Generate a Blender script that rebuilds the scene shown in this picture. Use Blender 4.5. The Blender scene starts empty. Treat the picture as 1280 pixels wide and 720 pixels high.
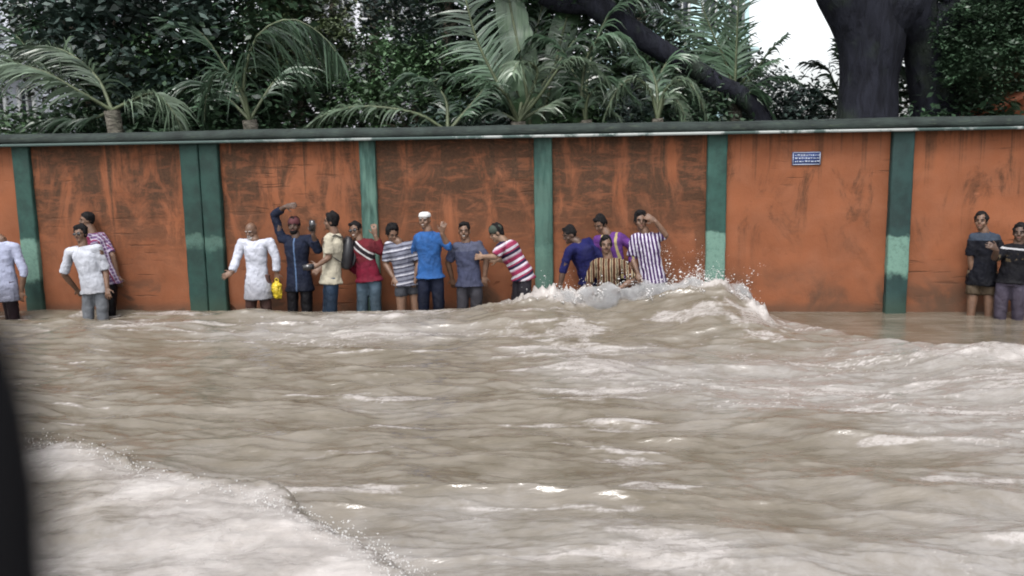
import bpy, bmesh, math, random
import numpy as np
from mathutils import Vector, Matrix, Euler

scene = bpy.context.scene
COL = scene.collection
R = math.radians

# ------------------------------------------------------------------ camera, sky, sun, exposure
CAM_H = 1.95                       # metres above the flood water (a seat in a bus)
PITCH, ROLL, FPX = R(8.5), R(0.9), 1108.0
cam_f = np.array([0, math.cos(PITCH), -math.sin(PITCH)])
_u = np.array([0, math.sin(PITCH), math.cos(PITCH)]); _r = np.array([1.0, 0, 0])
cam_r = _r * math.cos(ROLL) - _u * math.sin(ROLL)
cam_u = _u * math.cos(ROLL) + _r * math.sin(ROLL)
cam_o = np.array([0, 0, CAM_H])
cd = bpy.data.cameras.new('camera'); camo = bpy.data.objects.new('camera', cd); COL.objects.link(camo)
M = Matrix([[cam_r[0], cam_u[0], -cam_f[0]], [cam_r[1], cam_u[1], -cam_f[1]], [cam_r[2], cam_u[2], -cam_f[2]]]).to_4x4()
M.translation = Vector(cam_o); camo.matrix_world = M
cd.sensor_width = 36; cd.lens = 36 * FPX / 1280; cd.clip_start = 0.02; cd.clip_end = 600
cd.dof.use_dof = True; cd.dof.focus_distance = 10.0; cd.dof.aperture_fstop = (cd.lens / 1000) / 0.0088
scene.camera = camo

SUN_EL, SUN_ROT = R(58), R(200)
w = bpy.data.worlds.new('World'); scene.world = w; w.use_nodes = True
nt = w.node_tree; nt.nodes.clear()
sky = nt.nodes.new('ShaderNodeTexSky'); sky.sky_type = 'NISHITA'; sky.sun_disc = False
sky.sun_elevation = SUN_EL; sky.sun_rotation = SUN_ROT; sky.dust_density = 4; sky.air_density = 1.0; sky.ozone_density = 1
hs = nt.nodes.new('ShaderNodeHueSaturation'); hs.inputs['Saturation'].default_value = 0.22; hs.inputs['Value'].default_value = 1.4
bg = nt.nodes.new('ShaderNodeBackground'); bg.inputs[1].default_value = 0.15
wo = nt.nodes.new('ShaderNodeOutputWorld')
nt.links.new(sky.outputs[0], hs.inputs['Color']); nt.links.new(hs.outputs[0], bg.inputs[0]); nt.links.new(bg.outputs[0], wo.inputs[0])

sl = bpy.data.lights.new('sun', 'SUN'); sl.energy = 0.8; sl.angle = R(14); sl.color = (1, 0.97, 0.93)
so = bpy.data.objects.new('sun', sl); COL.objects.link(so)
sd = Vector((math.sin(SUN_ROT) * math.cos(SUN_EL), math.cos(SUN_ROT) * math.cos(SUN_EL), math.sin(SUN_EL)))
so.rotation_euler = sd.to_track_quat('Z', 'Y').to_euler(); so.location = (0, -5, 20)

vs = scene.view_settings
vs.view_transform = 'Standard'; vs.look = 'None'; vs.gamma = 1; vs.exposure = 0.84; vs.use_curve_mapping = False
scene.render.engine = 'CYCLES'
scene.cycles.use_denoising = True; scene.cycles.filter_width = 1.9
scene.cycles.max_bounces = 6; scene.cycles.diffuse_bounces = 3; scene.cycles.glossy_bounces = 3
scene.cycles.transmission_bounces = 4; scene.cycles.transparent_max_bounces = 12
scene.cycles.use_adaptive_sampling = True; scene.cycles.adaptive_threshold = 0.02

def ray(px, py):
    d = cam_f * FPX + cam_r * (px - 640) + cam_u * (360 - py)
    return d / np.linalg.norm(d)
def wall_y(x): return 11 - 0.09 * x
WN = np.array([0.09, 1.0, 0]) ; WN = WN / np.linalg.norm(WN)      # into the wall
WT = np.array([1.0, -0.09, 0]); WT = WT / np.linalg.norm(WT)
def on_ground(px, py, z=0.0):
    d = ray(px, py); t = (z - CAM_H) / d[2]; return cam_o + d * t
def near_wall(px, py, off=0.0):
    """point seen at a pixel, standing `off` metres in front of the wall face"""
    d = ray(px, py); p0 = np.array([0, 11.0, 0]) - WN * off
    t = ((p0 - cam_o) @ WN) / (d @ WN); return cam_o + d * t
def at_depth(px, py, y):
    d = ray(px, py); return cam_o + d * (y / d[1])

# ------------------------------------------------------------------ helpers
def set_props(o, label=None, cat=None, group=None, kind=None):
    if label: o['label'] = label
    if cat: o['category'] = cat
    if group: o['group'] = group
    if kind: o['kind'] = kind
    return o
def link(name, me, mat=None, parent=None, smooth=False):
    o = bpy.data.objects.new(name, me); COL.objects.link(o)
    if mat is not None and not me.materials: me.materials.append(mat)
    if parent is not None: o.parent = parent; o.matrix_parent_inverse = Matrix.Translation(-Vector(parent.location)) if parent.type == 'EMPTY' else Matrix()
    if smooth and len(me.polygons): me.polygons.foreach_set('use_smooth', [True] * len(me.polygons))
    return o
def empty(name, loc, label=None, cat=None, group=None):
    o = bpy.data.objects.new(name, None); o.location = loc; COL.objects.link(o); o.empty_display_size = 0.3
    return set_props(o, label, cat, group)
def np_mesh(name, V, Fq):
    """V (n,3); Fq list of arrays (each (m,3) or (m,4))"""
    me = bpy.data.meshes.new(name); V = np.asarray(V, dtype=np.float32)
    if not isinstance(Fq, (list, tuple)): Fq = [Fq]
    Fq = [np.asarray(f, dtype=np.int32) for f in Fq if len(f)]
    loops = np.concatenate([f.ravel() for f in Fq]); tot = np.concatenate([np.full(len(f), f.shape[1], np.int32) for f in Fq])
    me.vertices.add(len(V)); me.vertices.foreach_set('co', V.ravel())
    me.loops.add(len(loops)); me.loops.foreach_set('vertex_index', loops)
    me.polygons.add(len(tot)); st = np.concatenate([[0], np.cumsum(tot)[:-1]]).astype(np.int32)
    me.polygons.foreach_set('loop_start', st); me.polygons.foreach_set('loop_total', tot)
    me.update(calc_edges=True); me.validate()
    return me
class MB:
    def __init__(s): s.V = []; s.F4 = []; s.F3 = []; s.n = 0
    def add(s, V, F):
        V = np.asarray(V, float); F = np.asarray(F, int)
        (s.F4 if F.shape[1] == 4 else s.F3).append(F + s.n); s.V.append(V); s.n += len(V)
    def box(s, c, size, ax=None):
        c = np.asarray(c, float); hx, hy, hz = np.asarray(size) / 2
        P = np.array([[a * hx, b * hy, d * hz] for d in (-1, 1) for b in (-1, 1) for a in (-1, 1)])
        if ax is not None: P = P @ np.asarray(ax)
        s.add(P + c, [[0, 2, 3, 1], [4, 5, 7, 6], [0, 1, 5, 4], [2, 6, 7, 3], [0, 4, 6, 2], [1, 3, 7, 5]])
    def tube(s, pts, rad, n=10, lat=None, cap=True):
        """closed tube; rad = scalar or (a,b) per point; a along `lat`"""
        pts = [np.asarray(p, float) for p in pts]; k = len(pts); rings = []
        L = None if lat is None else np.asarray(lat, float)
        for i, p in enumerate(pts):
            t = (pts[min(i + 1, k - 1)] - pts[max(i - 1, 0)]); t /= (np.linalg.norm(t) + 1e-9)
            if L is None: L = np.cross(t, [0.3, 0.2, 1.0]) if abs(t[2]) < .9 else np.cross(t, [0, 1.0, 0])
            a = L - t * (L @ t); a /= (np.linalg.norm(a) + 1e-9); b = np.cross(t, a); L = a if lat is None else L
            r = rad[i]; ra, rb = (r if isinstance(r, (tuple, list)) else (r, r))
            th = np.linspace(0, 2 * np.pi, n, endpoint=False)
            rings.append(p + np.outer(np.cos(th) * ra, a) + np.outer(np.sin(th) * rb, b))
        V = np.concatenate(rings); F = []
        for i in range(k - 1):
            for j in range(n):
                F.append([i * n + j, i * n + (j + 1) % n, (i + 1) * n + (j + 1) % n, (i + 1) * n + j])
        s.add(V, F)
        if cap:
            for i, sgn in ((0, -1), (k - 1, 1)):
                base = s.n; s.add(np.vstack([rings[i], pts[i]]), [[j, (j + 1) % n, n] if sgn > 0 else [(j + 1) % n, j, n] for j in range(n)])
    def ball(s, c, r, n=12, m=8, ax=None):
        r = np.array(r if isinstance(r, (tuple, list, np.ndarray)) else (r, r, r), float)
        V = [[0, 0, 1]]; 
        for i in range(1, m):
            ph = np.pi * i / m
            for j in range(n): V.append([np.sin(ph) * np.cos(2 * np.pi * j / n), np.sin(ph) * np.sin(2 * np.pi * j / n), np.cos(ph)])
        V.append([0, 0, -1]); V = np.array(V) * r
        if ax is not None: V = V @ np.asarray(ax)
        V = V + np.asarray(c); base = len(V)
        F3 = [[0, 1 + j, 1 + (j + 1) % n] for j in range(n)] + [[base - 1, 1 + (m - 2) * n + (j + 1) % n, 1 + (m - 2) * n + j] for j in range(n)]
        F4 = [[1 + i * n + j, 1 + (i + 1) * n + j, 1 + (i + 1) * n + (j + 1) % n, 1 + i * n + (j + 1) % n] for i in range(m - 2) for j in range(n)]
        o = s.n; s.V.append(V); s.F3.append(np.array(F3) + o); s.F4.append(np.array(F4) + o); s.n += base
    def arrays(s):
        F = []
        if s.F4: F.append(np.concatenate(s.F4))
        if s.F3: F.append(np.concatenate(s.F3))
        return np.concatenate(s.V), F
    def build(s, name, mat, parent=None, smooth=False, weld=False):
        V, F = s.arrays(); me = np_mesh(name, V, F)
        return link(name, me, mat, parent, smooth)

# node helper
class NG:
    def __init__(s, name):
        s.m = bpy.data.materials.new(name); s.m.use_nodes = True; s.t = s.m.node_tree; s.t.nodes.clear()
        s.out = s.n('OutputMaterial'); s.b = s.n('BsdfPrincipled'); s.l(s.b.outputs[0], s.out.inputs[0])
    def n(s, k, **kw):
        x = s.t.nodes.new('ShaderNode' + k)
        for a, b in kw.items(): setattr(x, a, b)
        return x
    def l(s, a, b): s.t.links.new(a, b)
    def put(s, sock, v):
        if hasattr(v, 'is_output') or isinstance(v, bpy.types.NodeSocket): s.l(v, sock)
        else: sock.default_value = v
    def noise(s, vec, scale, detail=4, rough=0.55, dist=0):
        x = s.n('TexNoise'); x.inputs['Scale'].default_value = scale; x.inputs['Detail'].default_value = detail
        x.inputs['Roughness'].default_value = rough; x.inputs['Distortion'].default_value = dist
        if vec is not None: s.l(vec, x.inputs['Vector'])
        return x.outputs['Fac']
    def mapping(s, vec, scale=(1, 1, 1), loc=(0, 0, 0), rot=(0, 0, 0)):
        x = s.n('Mapping'); x.inputs['Scale'].default_value = scale; x.inputs['Location'].default_value = loc; x.inputs['Rotation'].default_value = rot
        s.l(vec, x.inputs['Vector']); return x.outputs[0]
    def ramp(s, f, a, b, lo=0.0, hi=1.0):
        x = s.n('MapRange'); x.interpolation_type = 'SMOOTHSTEP'; s.put(x.inputs['Value'], f)
        for k, v in (('From Min', a), ('From Max', b), ('To Min', lo), ('To Max', hi)): x.inputs[k].default_value = v
        return x.outputs[0]
    def mix(s, f, a, b, blend='MIX'):
        x = s.n('Mix', data_type='RGBA', blend_type=blend); s.put(x.inputs[0], f)
        for k, v in ((6, a), (7, b)):
            if isinstance(v, (tuple, list)): v = tuple(v) + (1,) * (4 - len(v))
            s.put(x.inputs[k], v)
        return x.outputs[2]
    def math(s, op, a, b=0.0, c=0.0):
        x = s.n('Math', operation=op); s.put(x.inputs[0], a); s.put(x.inputs[1], b); s.put(x.inputs[2], c); return x.outputs[0]
    def attr(s, name, out='Fac'): return s.n('Attribute', attribute_name=name).outputs[out]
    def bump(s, h, strength=0.3, dist=0.02):
        x = s.n('Bump'); x.inputs['Strength'].default_value = strength; x.inputs['Distance'].default_value = dist
        s.l(h, x.inputs['Height']); s.l(x.outputs[0], s.b.inputs['Normal'])
    def fin(s, color=None, rough=0.6, spec=None, metal=0, sub=None):
        if color is not None:
            if isinstance(color, (tuple, list)): color = tuple(color) + (1,) * (4 - len(color))
            s.put(s.b.inputs['Base Color'], color)
        s.put(s.b.inputs['Roughness'], rough); s.b.inputs['Metallic'].default_value = metal
        if spec is not None: s.put(s.b.inputs['Specular IOR Level'], spec)
        return s.m
    def obj(s): return s.n('TexCoord').outputs['Object']

def simple(name, col, rough=0.6, var=0.25, scale=8, spec=0.4, bump=0.0, bscale=60):
    g = NG(name); v = g.obj(); f = g.noise(v, scale, 5)
    dark = tuple(c * (1 - var) for c in col); lite = tuple(min(1, c * (1 + var)) for c in col)
    c = g.mix(g.ramp(f, .3, .7), dark, lite)
    if bump: g.bump(g.noise(v, bscale, 4), bump, .01)
    return g.fin(c, rough, spec)

def fbm_tile(N, beta, seed, kmin=1, aniso=(1, 1)):
    rng = np.random.default_rng(seed); k = np.fft.fftfreq(N) * N
    kx, ky = np.meshgrid(k, k); kk = np.sqrt((kx * aniso[0])**2 + (ky * aniso[1])**2); kk[0, 0] = 1
    A = kk ** (-beta); A[kk < kmin] = 0; A[0, 0] = 0
    f = np.fft.ifft2(A * np.exp(2j * np.pi * rng.random((N, N)))).real
    return f / f.std()
def samp(T, x, y, L):
    N = T.shape[0]; u = (x / L) % 1 * N; v = (y / L) % 1 * N
    i = np.floor(u).astype(int); j = np.floor(v).astype(int); fu = u - i; fv = v - j
    i0 = i % N; j0 = j % N; i1 = (i + 1) % N; j1 = (j + 1) % N
    return (T[j0, i0] * (1 - fu) * (1 - fv) + T[j0, i1] * fu * (1 - fv) + T[j1, i0] * (1 - fu) * fv + T[j1, i1] * fu * fv)
def sstep(x, a, b):
    t = np.clip((x - a) / (b - a), 0, 1); return t * t * (3 - 2 * t)
NT = fbm_tile(512, 1.6, 5)          # general-purpose noise tile
# ------------------------------------------------------------------ the boundary wall
def plaster(name, stain=0.5, seed=0.0, low=0.5, brick=0.5, base=(0.185, 0.064, 0.028)):
    g = NG(name); v = g.mapping(g.obj(), loc=(seed, 0, seed * .7))
    big = g.noise(v, 0.9, 4, .6); mid = g.noise(v, 3.5, 6, .65, .4); fine = g.noise(v, 30, 5, .7)
    c = g.mix(g.ramp(big, .3, .7), tuple(b * .82 for b in base), tuple(min(1, b * 1.15) for b in base))
    c = g.mix(g.ramp(mid, .35, .75, 0, .35), c, (.215, .092, .052))
    # dark mildew: streaks hanging from the coping
    sx = g.mapping(v, scale=(1.7, 1, .7)); st = g.noise(sx, 1.3, 7, .68, .9)
    z = g.n('SeparateXYZ'); g.l(g.obj(), z.inputs[0]); zz = z.outputs[2]
    top = g.ramp(zz, .25 , 1.6); wgt = g.math('MULTIPLY', g.ramp(st, .62 - stain * .27, .80 - stain * .25), g.math('ADD', g.math('MULTIPLY', top, .8), .12))
    hb = g.noise(g.mapping(v, scale=(2.0, 1, 7)), 1.7, 6, .7, .6)
    wgt = g.math('MULTIPLY', wgt, g.ramp(hb, .36, .52, .5, 1))
    c = g.mix(g.math('MULTIPLY', wgt, .94), c, g.mix(g.ramp(fine, .3, .7), (.016, .012, .008), (.048, .027, .014)))
    dx_ = g.n('SeparateXYZ'); g.l(v, dx_.inputs[0]); cb = g.n('CombineXYZ'); g.l(dx_.outputs[0], cb.inputs[0])
    drip = g.noise(g.mapping(cb.outputs[0], scale=(1, 1, 1)), 5.5, 5, .7); drip = g.math('ADD', drip, g.math('MULTIPLY', g.math('SUBTRACT', g.noise(v, 6, 4), .5), .10))
    dm = g.ramp(g.math('SUBTRACT', drip, g.math('MULTIPLY', g.math('SUBTRACT', 2.17, zz), .20 - .07 * stain)), .46, .58)
    c = g.mix(g.math('MULTIPLY', dm, min(.95, .4 + .55 * stain)), c, g.mix(g.ramp(fine, .3, .7), (.024, .016, .010), (.075, .038, .02)))
    # damp band and flaking near the water
    lowm = g.math('MULTIPLY', g.ramp(zz, .75, .1), g.ramp(g.noise(v, 1.7, 5, .6, .6), .56 - low * .15, .66))
    c = g.mix(g.math('MULTIPLY', lowm, .9), c, (.055, .034, .022))
    c = g.mix(g.ramp(zz, .16, .04, 0, .6), c, (.075, .042, .026))
    # thin horizontal cracks / old brick courses showing
    crk = g.noise(g.mapping(v, scale=(1.2, 1, 16)), 1.3, 4, .5, .2)
    cm = g.math('MULTIPLY', g.ramp(crk, .60, .66), g.ramp(g.noise(v, 1.2, 3), .62 - brick * .2, .66 - brick * .1))
    c = g.mix(g.math('MULTIPLY', cm, .55), c, (.07, .032, .017))
    h = g.math('ADD', g.math('MULTIPLY', mid, .6), g.math('ADD', g.math('MULTIPLY', fine, .25), g.math('MULTIPLY', cm, -.8)))
    g.bump(h, .55, .02)
    return g.fin(c, .85, .25)
def painted_green(name, base=(.013, .042, .034), worn=(.11, .20, .16), z0=.40, z1=1.05, amt=1.0, wornall=0.0):
    g = NG(name); v = g.obj(); z = g.n('SeparateXYZ'); g.l(v, z.inputs[0]); zz = z.outputs[2]
    n = g.noise(v, 5, 5, .6); f = g.noise(v, 26, 4, .65)
    zn = g.math('ADD', zz, g.math('MULTIPLY', g.math('SUBTRACT', n, .5), .35))
    band = g.math('MULTIPLY', g.ramp(zn, z0, z0 + .12), g.ramp(zn, z1, z1 - .06))
    c = g.mix(g.ramp(n, .3, .7), tuple(b * .7 for b in base), tuple(b * 1.3 for b in base))
    c = g.mix(g.math('MULTIPLY', band, g.ramp(f, .2, .6, .55 * amt, amt)), c, worn)
    if wornall: c = g.mix(g.math('MULTIPLY', g.ramp(g.noise(g.mapping(v, scale=(6, 6, 1)), 1.4, 4), .35, .65), wornall), c, worn)
    c = g.mix(g.ramp(zz, .3, .02, 0, .5), c, (.03, .05, .03))
    c = g.mix(g.ramp(f, .66, .75, 0, .5), c, (.02, .03, .02))
    g.bump(f, .3, .01)
    return g.fin(c, .7, .35)

wall = empty('boundary_wall', (0, 11.2, -0.45), 'long orange plastered boundary wall with green pillars and dark green coping along the flooded street', 'wall')
AX = np.array([WT, WN, [0, 0, 1.0]])
def wp(s, off, z): return np.array([0, 11.0, 0]) + WT * s - WN * off + np.array([0, 0, z])
def s_at(px, py=290): return (near_wall(px, py) - np.array([0, 11.0, 0])) @ WT
ztop = 2.17
pil = [(s_at(38), .23, 'a'), (s_at(258), .50, 'b'), (s_at(464), .20, 'c'), (s_at(680), .225, 'd'), (s_at(894), .235, 'e'), (s_at(1121), .25, 'f')]
sp = 2.17
for k in range(1, 5): pil.insert(0, (pil[0][0] - sp, .23, 'a'))
for k in range(1, 5): pil.append((pil[-1][0] + sp, .24, 'f'))
pm = {'a': painted_green('green_paint_a', z0=.35, z1=1.02), 'b': painted_green('green_paint_b', base=(.009, .032, .026), z0=.8, z1=1.02, amt=.4),
      'c': painted_green('green_paint_c', wornall=.75, z0=.3, z1=.9), 'd': painted_green('green_paint_d', z0=.1, z1=.9, amt=.35, wornall=.35),
      'e': painted_green('green_paint_e', base=(.016, .052, .042), z0=.3, z1=1.0), 'f': painted_green('green_paint_f', base=(.010, .030, .028), z0=.42, z1=.98)}
panel_spec = {3: (.45, .3, .3), 4: (.95, .25, .7), 5: (.9, .3, .8), 6: (1.25, .3, .3), 7: (1.1, .35, .6), 8: (.42, 1.25, .5), 9: (.55, 1.1, .5)}
def ragged_box(mb, s0, s1, z0, z1, off_front, thick):
    c = wp((s0 + s1) / 2, off_front - thick / 2, (z0 + z1) / 2); mb.box(c, (s1 - s0, thick, z1 - z0), AX)
def rounded_post(s, wd, off, z0, z1, bev=.018):
    mb = MB(); h = wd / 2
    P = [(-h, -.12), (h, -.12), (h, off - bev), (h - bev * .3, off - bev * .3), (h - bev, off), (-h + bev, off), (-h + bev * .3, off - bev * .3), (-h, off - bev)]
    zs = np.linspace(z0, z1, 24); V = []; rng = np.random.default_rng(int(s * 100) % 999)
    for z in zs:
        j = rng.normal(0, .0022, (len(P), 2))
        V += [wp(s + a + j[i, 0], b + (j[i, 1] if b > 0 else 0), z) for i, (a, b) in enumerate(P)]
    n = len(P); F = [[i * n + j, i * n + (j + 1) % n, (i + 1) * n + (j + 1) % n, (i + 1) * n + j] for i in range(len(zs) - 1) for j in range(n)]
    mb.add(np.array(V), F); return mb
for i in range(len(pil) - 1):
    s0 = pil[i][0] + pil[i][1] / 2 - .005; s1 = pil[i + 1][0] - pil[i + 1][1] / 2 + .005
    st = panel_spec.get(i, (.6, .5, .5)); nx, nz = 60, 60
    # slightly uneven hand-laid plaster face, 20 cm thick
    S, Z = np.meshgrid(np.linspace(s0, s1, nx), np.linspace(-.6, ztop, nz))
    D = samp(NT, S + i * 3, Z, 3.1) * .004 + samp(NT, S * 1.2, Z * 5 + i, 4.0) * .003
    P0 = np.array([0, 11.0, 0]) + S[..., None] * WT - D[..., None] * WN + Z[..., None] * np.array([0, 0, 1.0])
    idx = np.arange(nx * nz).reshape(nz, nx)
    F = np.stack([idx[:-1, :-1], idx[:-1, 1:], idx[1:, 1:], idx[1:, :-1]], -1).reshape(-1, 4)
    mb = MB(); mb.add(P0.reshape(-1, 3), F); ragged_box(mb, s0, s1, -.6, ztop - .003, -.012, .17)
    o = mb.build('panel', plaster('orange_plaster_%d' % i, st[0], i * 7.3, st[1], st[2]), wall)
for s, wd, k in pil:
    if k == 'b':
        for q in (-1, 1): rounded_post(s + q * wd * .252, wd / 2 - .006, .09, -.6, ztop).build('pillar', pm[k], wall)
    elif k == 'f' and abs(s - s_at(1121)) < .1:
        rounded_post(s, wd, .10, -.6, ztop + .12).build('pillar', pm[k], wall)
    else: rounded_post(s, wd, .07, -.6, ztop).build('pillar', pm[k], wall)
# coping: a weathered concrete band with a pale drip edge underneath
g = NG('coping_green'); v = g.obj(); n = g.noise(v, 4, 6, .65); f = g.noise(g.mapping(v, scale=(1, 1, 5)), 9, 5, .6)
c = g.mix(g.ramp(n, .3, .7), (.008, .012, .011), (.020, .030, .026)); c = g.mix(g.ramp(f, .55, .72, 0, .6), c, (.045, .060, .040)); g.bump(f, .5, .02)
cop_m = g.fin(c, .8, .3)
g = NG('drip_edge'); v = g.obj(); n = g.noise(g.mapping(v, scale=(1, 1, 1)), 1.3, 6, .7)
z = g.n('SeparateXYZ'); g.l(v, z.inputs[0])
c = g.mix(g.math('MULTIPLY', g.ramp(n, .47, .55), g.ramp(z.outputs[0], -6, 1)), (.05, .075, .07), (.28, .30, .29)); drip_m = g.fin(c, .75, .3)
s_lo, s_hi = pil[0][0] - .2, pil[-1][0] + .2
ns = 260; ss = np.linspace(s_lo, s_hi, ns); prof = [(-.32, ztop), (.155, ztop + .03), (.165, ztop + .05), (.16, ztop + .10), (.10, ztop + .135), (-.10, ztop + .155), (-.32, ztop + .135)]
V = []; rng = np.random.default_rng(3)
for q, s in enumerate(ss):
    wob = samp(NT, np.array([s]), np.array([.2]), 4.)[0] * .004
    V += [wp(s, a + samp(NT, np.array([s * 2]), np.array([j * .37]), 3.)[0] * .004, z + wob) for j, (a, z) in enumerate(prof)]
n = len(prof); F = [[i * n + j, (i + 1) * n + j, (i + 1) * n + (j + 1) % n, i * n + (j + 1) % n] for i in range(ns - 1) for j in range(n)]
mb = MB(); mb.add(np.array(V), F); mb.build('coping', cop_m, wall, smooth=False)
mb = MB(); ragged_box(mb, s_lo, s_hi, ztop - .012, ztop + .022, .178, .05); mb.build('drip_edge', drip_m, wall)

# small blue notice plate on the wall
sx = near_wall(1008, 198, .02); sg = empty('wall_sign', tuple(sx), 'small blue and white metal notice plate fixed high on the orange wall', 'sign')
def sbox(mb, dx, dz, w_, h_, off, t): mb.box(sx + WT * dx + np.array([0, 0, dz]) - WN * off, (w_, t, h_), AX)
mb = MB(); sbox(mb, 0, 0, .33, .155, 0, .012); mb.build('plate', simple('sign_blue', (.03, .05, .15), .35, .3), sg)
mb = MB()
for dz in (-.07, .07): sbox(mb, 0, dz, .31, .008, .008, .006)
for dx in (-.155, .155): sbox(mb, dx, 0, .008, .132, .008, .006)
mb.build('border', simple('sign_white', (.36, .40, .48), .4, .1), sg)
mb = MB(); rng = random.Random(4)
for row in (-.035, .002, .038):
    x = -.135
    while x < .125:
        w_ = rng.uniform(.012, .034); sbox(mb, x + w_ / 2, row + rng.uniform(-.002, .002), w_, rng.uniform(.008, .018), .008, .005); x += w_ + rng.uniform(.006, .014)
mb.build('lettering', bpy.data.materials['sign_white'], sg)

# ------------------------------------------------------------------ ground
mb = MB(); nx = 60
gx = np.linspace(-220, 220, nx); gy = np.linspace(-100, 320, nx); X, Y = np.meshgrid(gx, gy)
Z = np.where(Y > wall_y(X), -.3, -.55) + samp(NT, X, Y, 60.) * .04
idx = np.arange(nx * nx).reshape(nx, nx); mb.add(np.stack([X, Y, Z], -1).reshape(-1, 3), np.stack([idx[:-1, :-1], idx[:-1, 1:], idx[1:, 1:], idx[1:, :-1]], -1).reshape(-1, 4))
o = mb.build('ground', simple('earth', (.07, .055, .035), .9, .4, 1.5, .2), None); set_props(o, 'dark earth ground under the flood and behind the wall', kind='structure')
mb = MB(); mb.box(wp(0, 25.5, -.5), (120, 50, .06), AX)

# ------------------------------------------------------------------ flood water
def chop_tiles(N, L, seed, kp, wind=(1, .4), spread=1.2, beta=3.2):
    rng = np.random.default_rng(seed); k = np.fft.fftfreq(N) * N * 2 * np.pi / L
    kx, ky = np.meshgrid(k, k); kk = np.hypot(kx, ky); kk[0, 0] = 1e9
    wd = np.array(wind) / np.hypot(*wind); c = np.abs((kx * wd[0] + ky * wd[1]) / kk)
    A = kk ** (-beta / 2 - .5) * np.exp(-(kp / kk)**2) * (.15 + c ** spread); A[0, 0] = 0
    Hk = A * np.exp(2j * np.pi * rng.random((N, N)))
    h = np.fft.ifft2(Hk); s = h.real.std()
    dx = np.fft.ifft2(-1j * kx / kk * Hk).real / s; dy = np.fft.ifft2(-1j * ky / kk * Hk).real / s
    return h.real / s, dx, dy
W1 = chop_tiles(1024, 7.0, 11, 6.0, (.18, 1.0), 3.5)
W2 = chop_tiles(512, 2.6, 12, 20.0, (.3, 1.0), 2.0, 3.0)
W3 = chop_tiles(512, 17.0, 13, 2.2, (.2, 1.0), 1.2, 4.0)

def polyd(x, y, pts):
    """distance and signed side to an open polyline, and arclength parameter 0..1"""
    best = np.full(x.shape, 1e9); sg_ = np.zeros(x.shape); tt = np.zeros(x.shape); acc = 0; tot = sum(np.hypot(*(pts[i + 1] - pts[i])) for i in range(len(pts) - 1))
    for i in range(len(pts) - 1):
        a, b = pts[i], pts[i + 1]; d = b - a; L = np.hypot(*d); t = np.clip(((x - a[0]) * d[0] + (y - a[1]) * d[1]) / L**2, 0, 1)
        qx = x - a[0] - t * d[0]; qy = y - a[1] - t * d[1]; D = np.hypot(qx, qy); m = D < best
        s = np.sign(d[0] * qy - d[1] * qx); best = np.where(m, D, best); sg_ = np.where(m, s, sg_); tt = np.where(m, (acc + t * L) / tot, tt); acc += L
    return best * sg_, tt

def G(px, py, z=0.0): p = on_ground(px, py, z); return np.array([p[0], p[1]])
bow_line = [G(-160, 545), G(60, 572), G(150, 588), G(215, 622), G(330, 645), G(400, 672), G(470, 706), G(530, 745), G(620, 820), G(760, 1000)]
front_line = [G(905, 392, .0), G(960, 402), G(1060, 428), G(1170, 446), G(1290, 452), G(1500, 456), G(1900, 462)]
shore_l = [G(-40, 398), G(60, 392), G(150, 392), G(300, 404), G(420, 408)]

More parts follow.
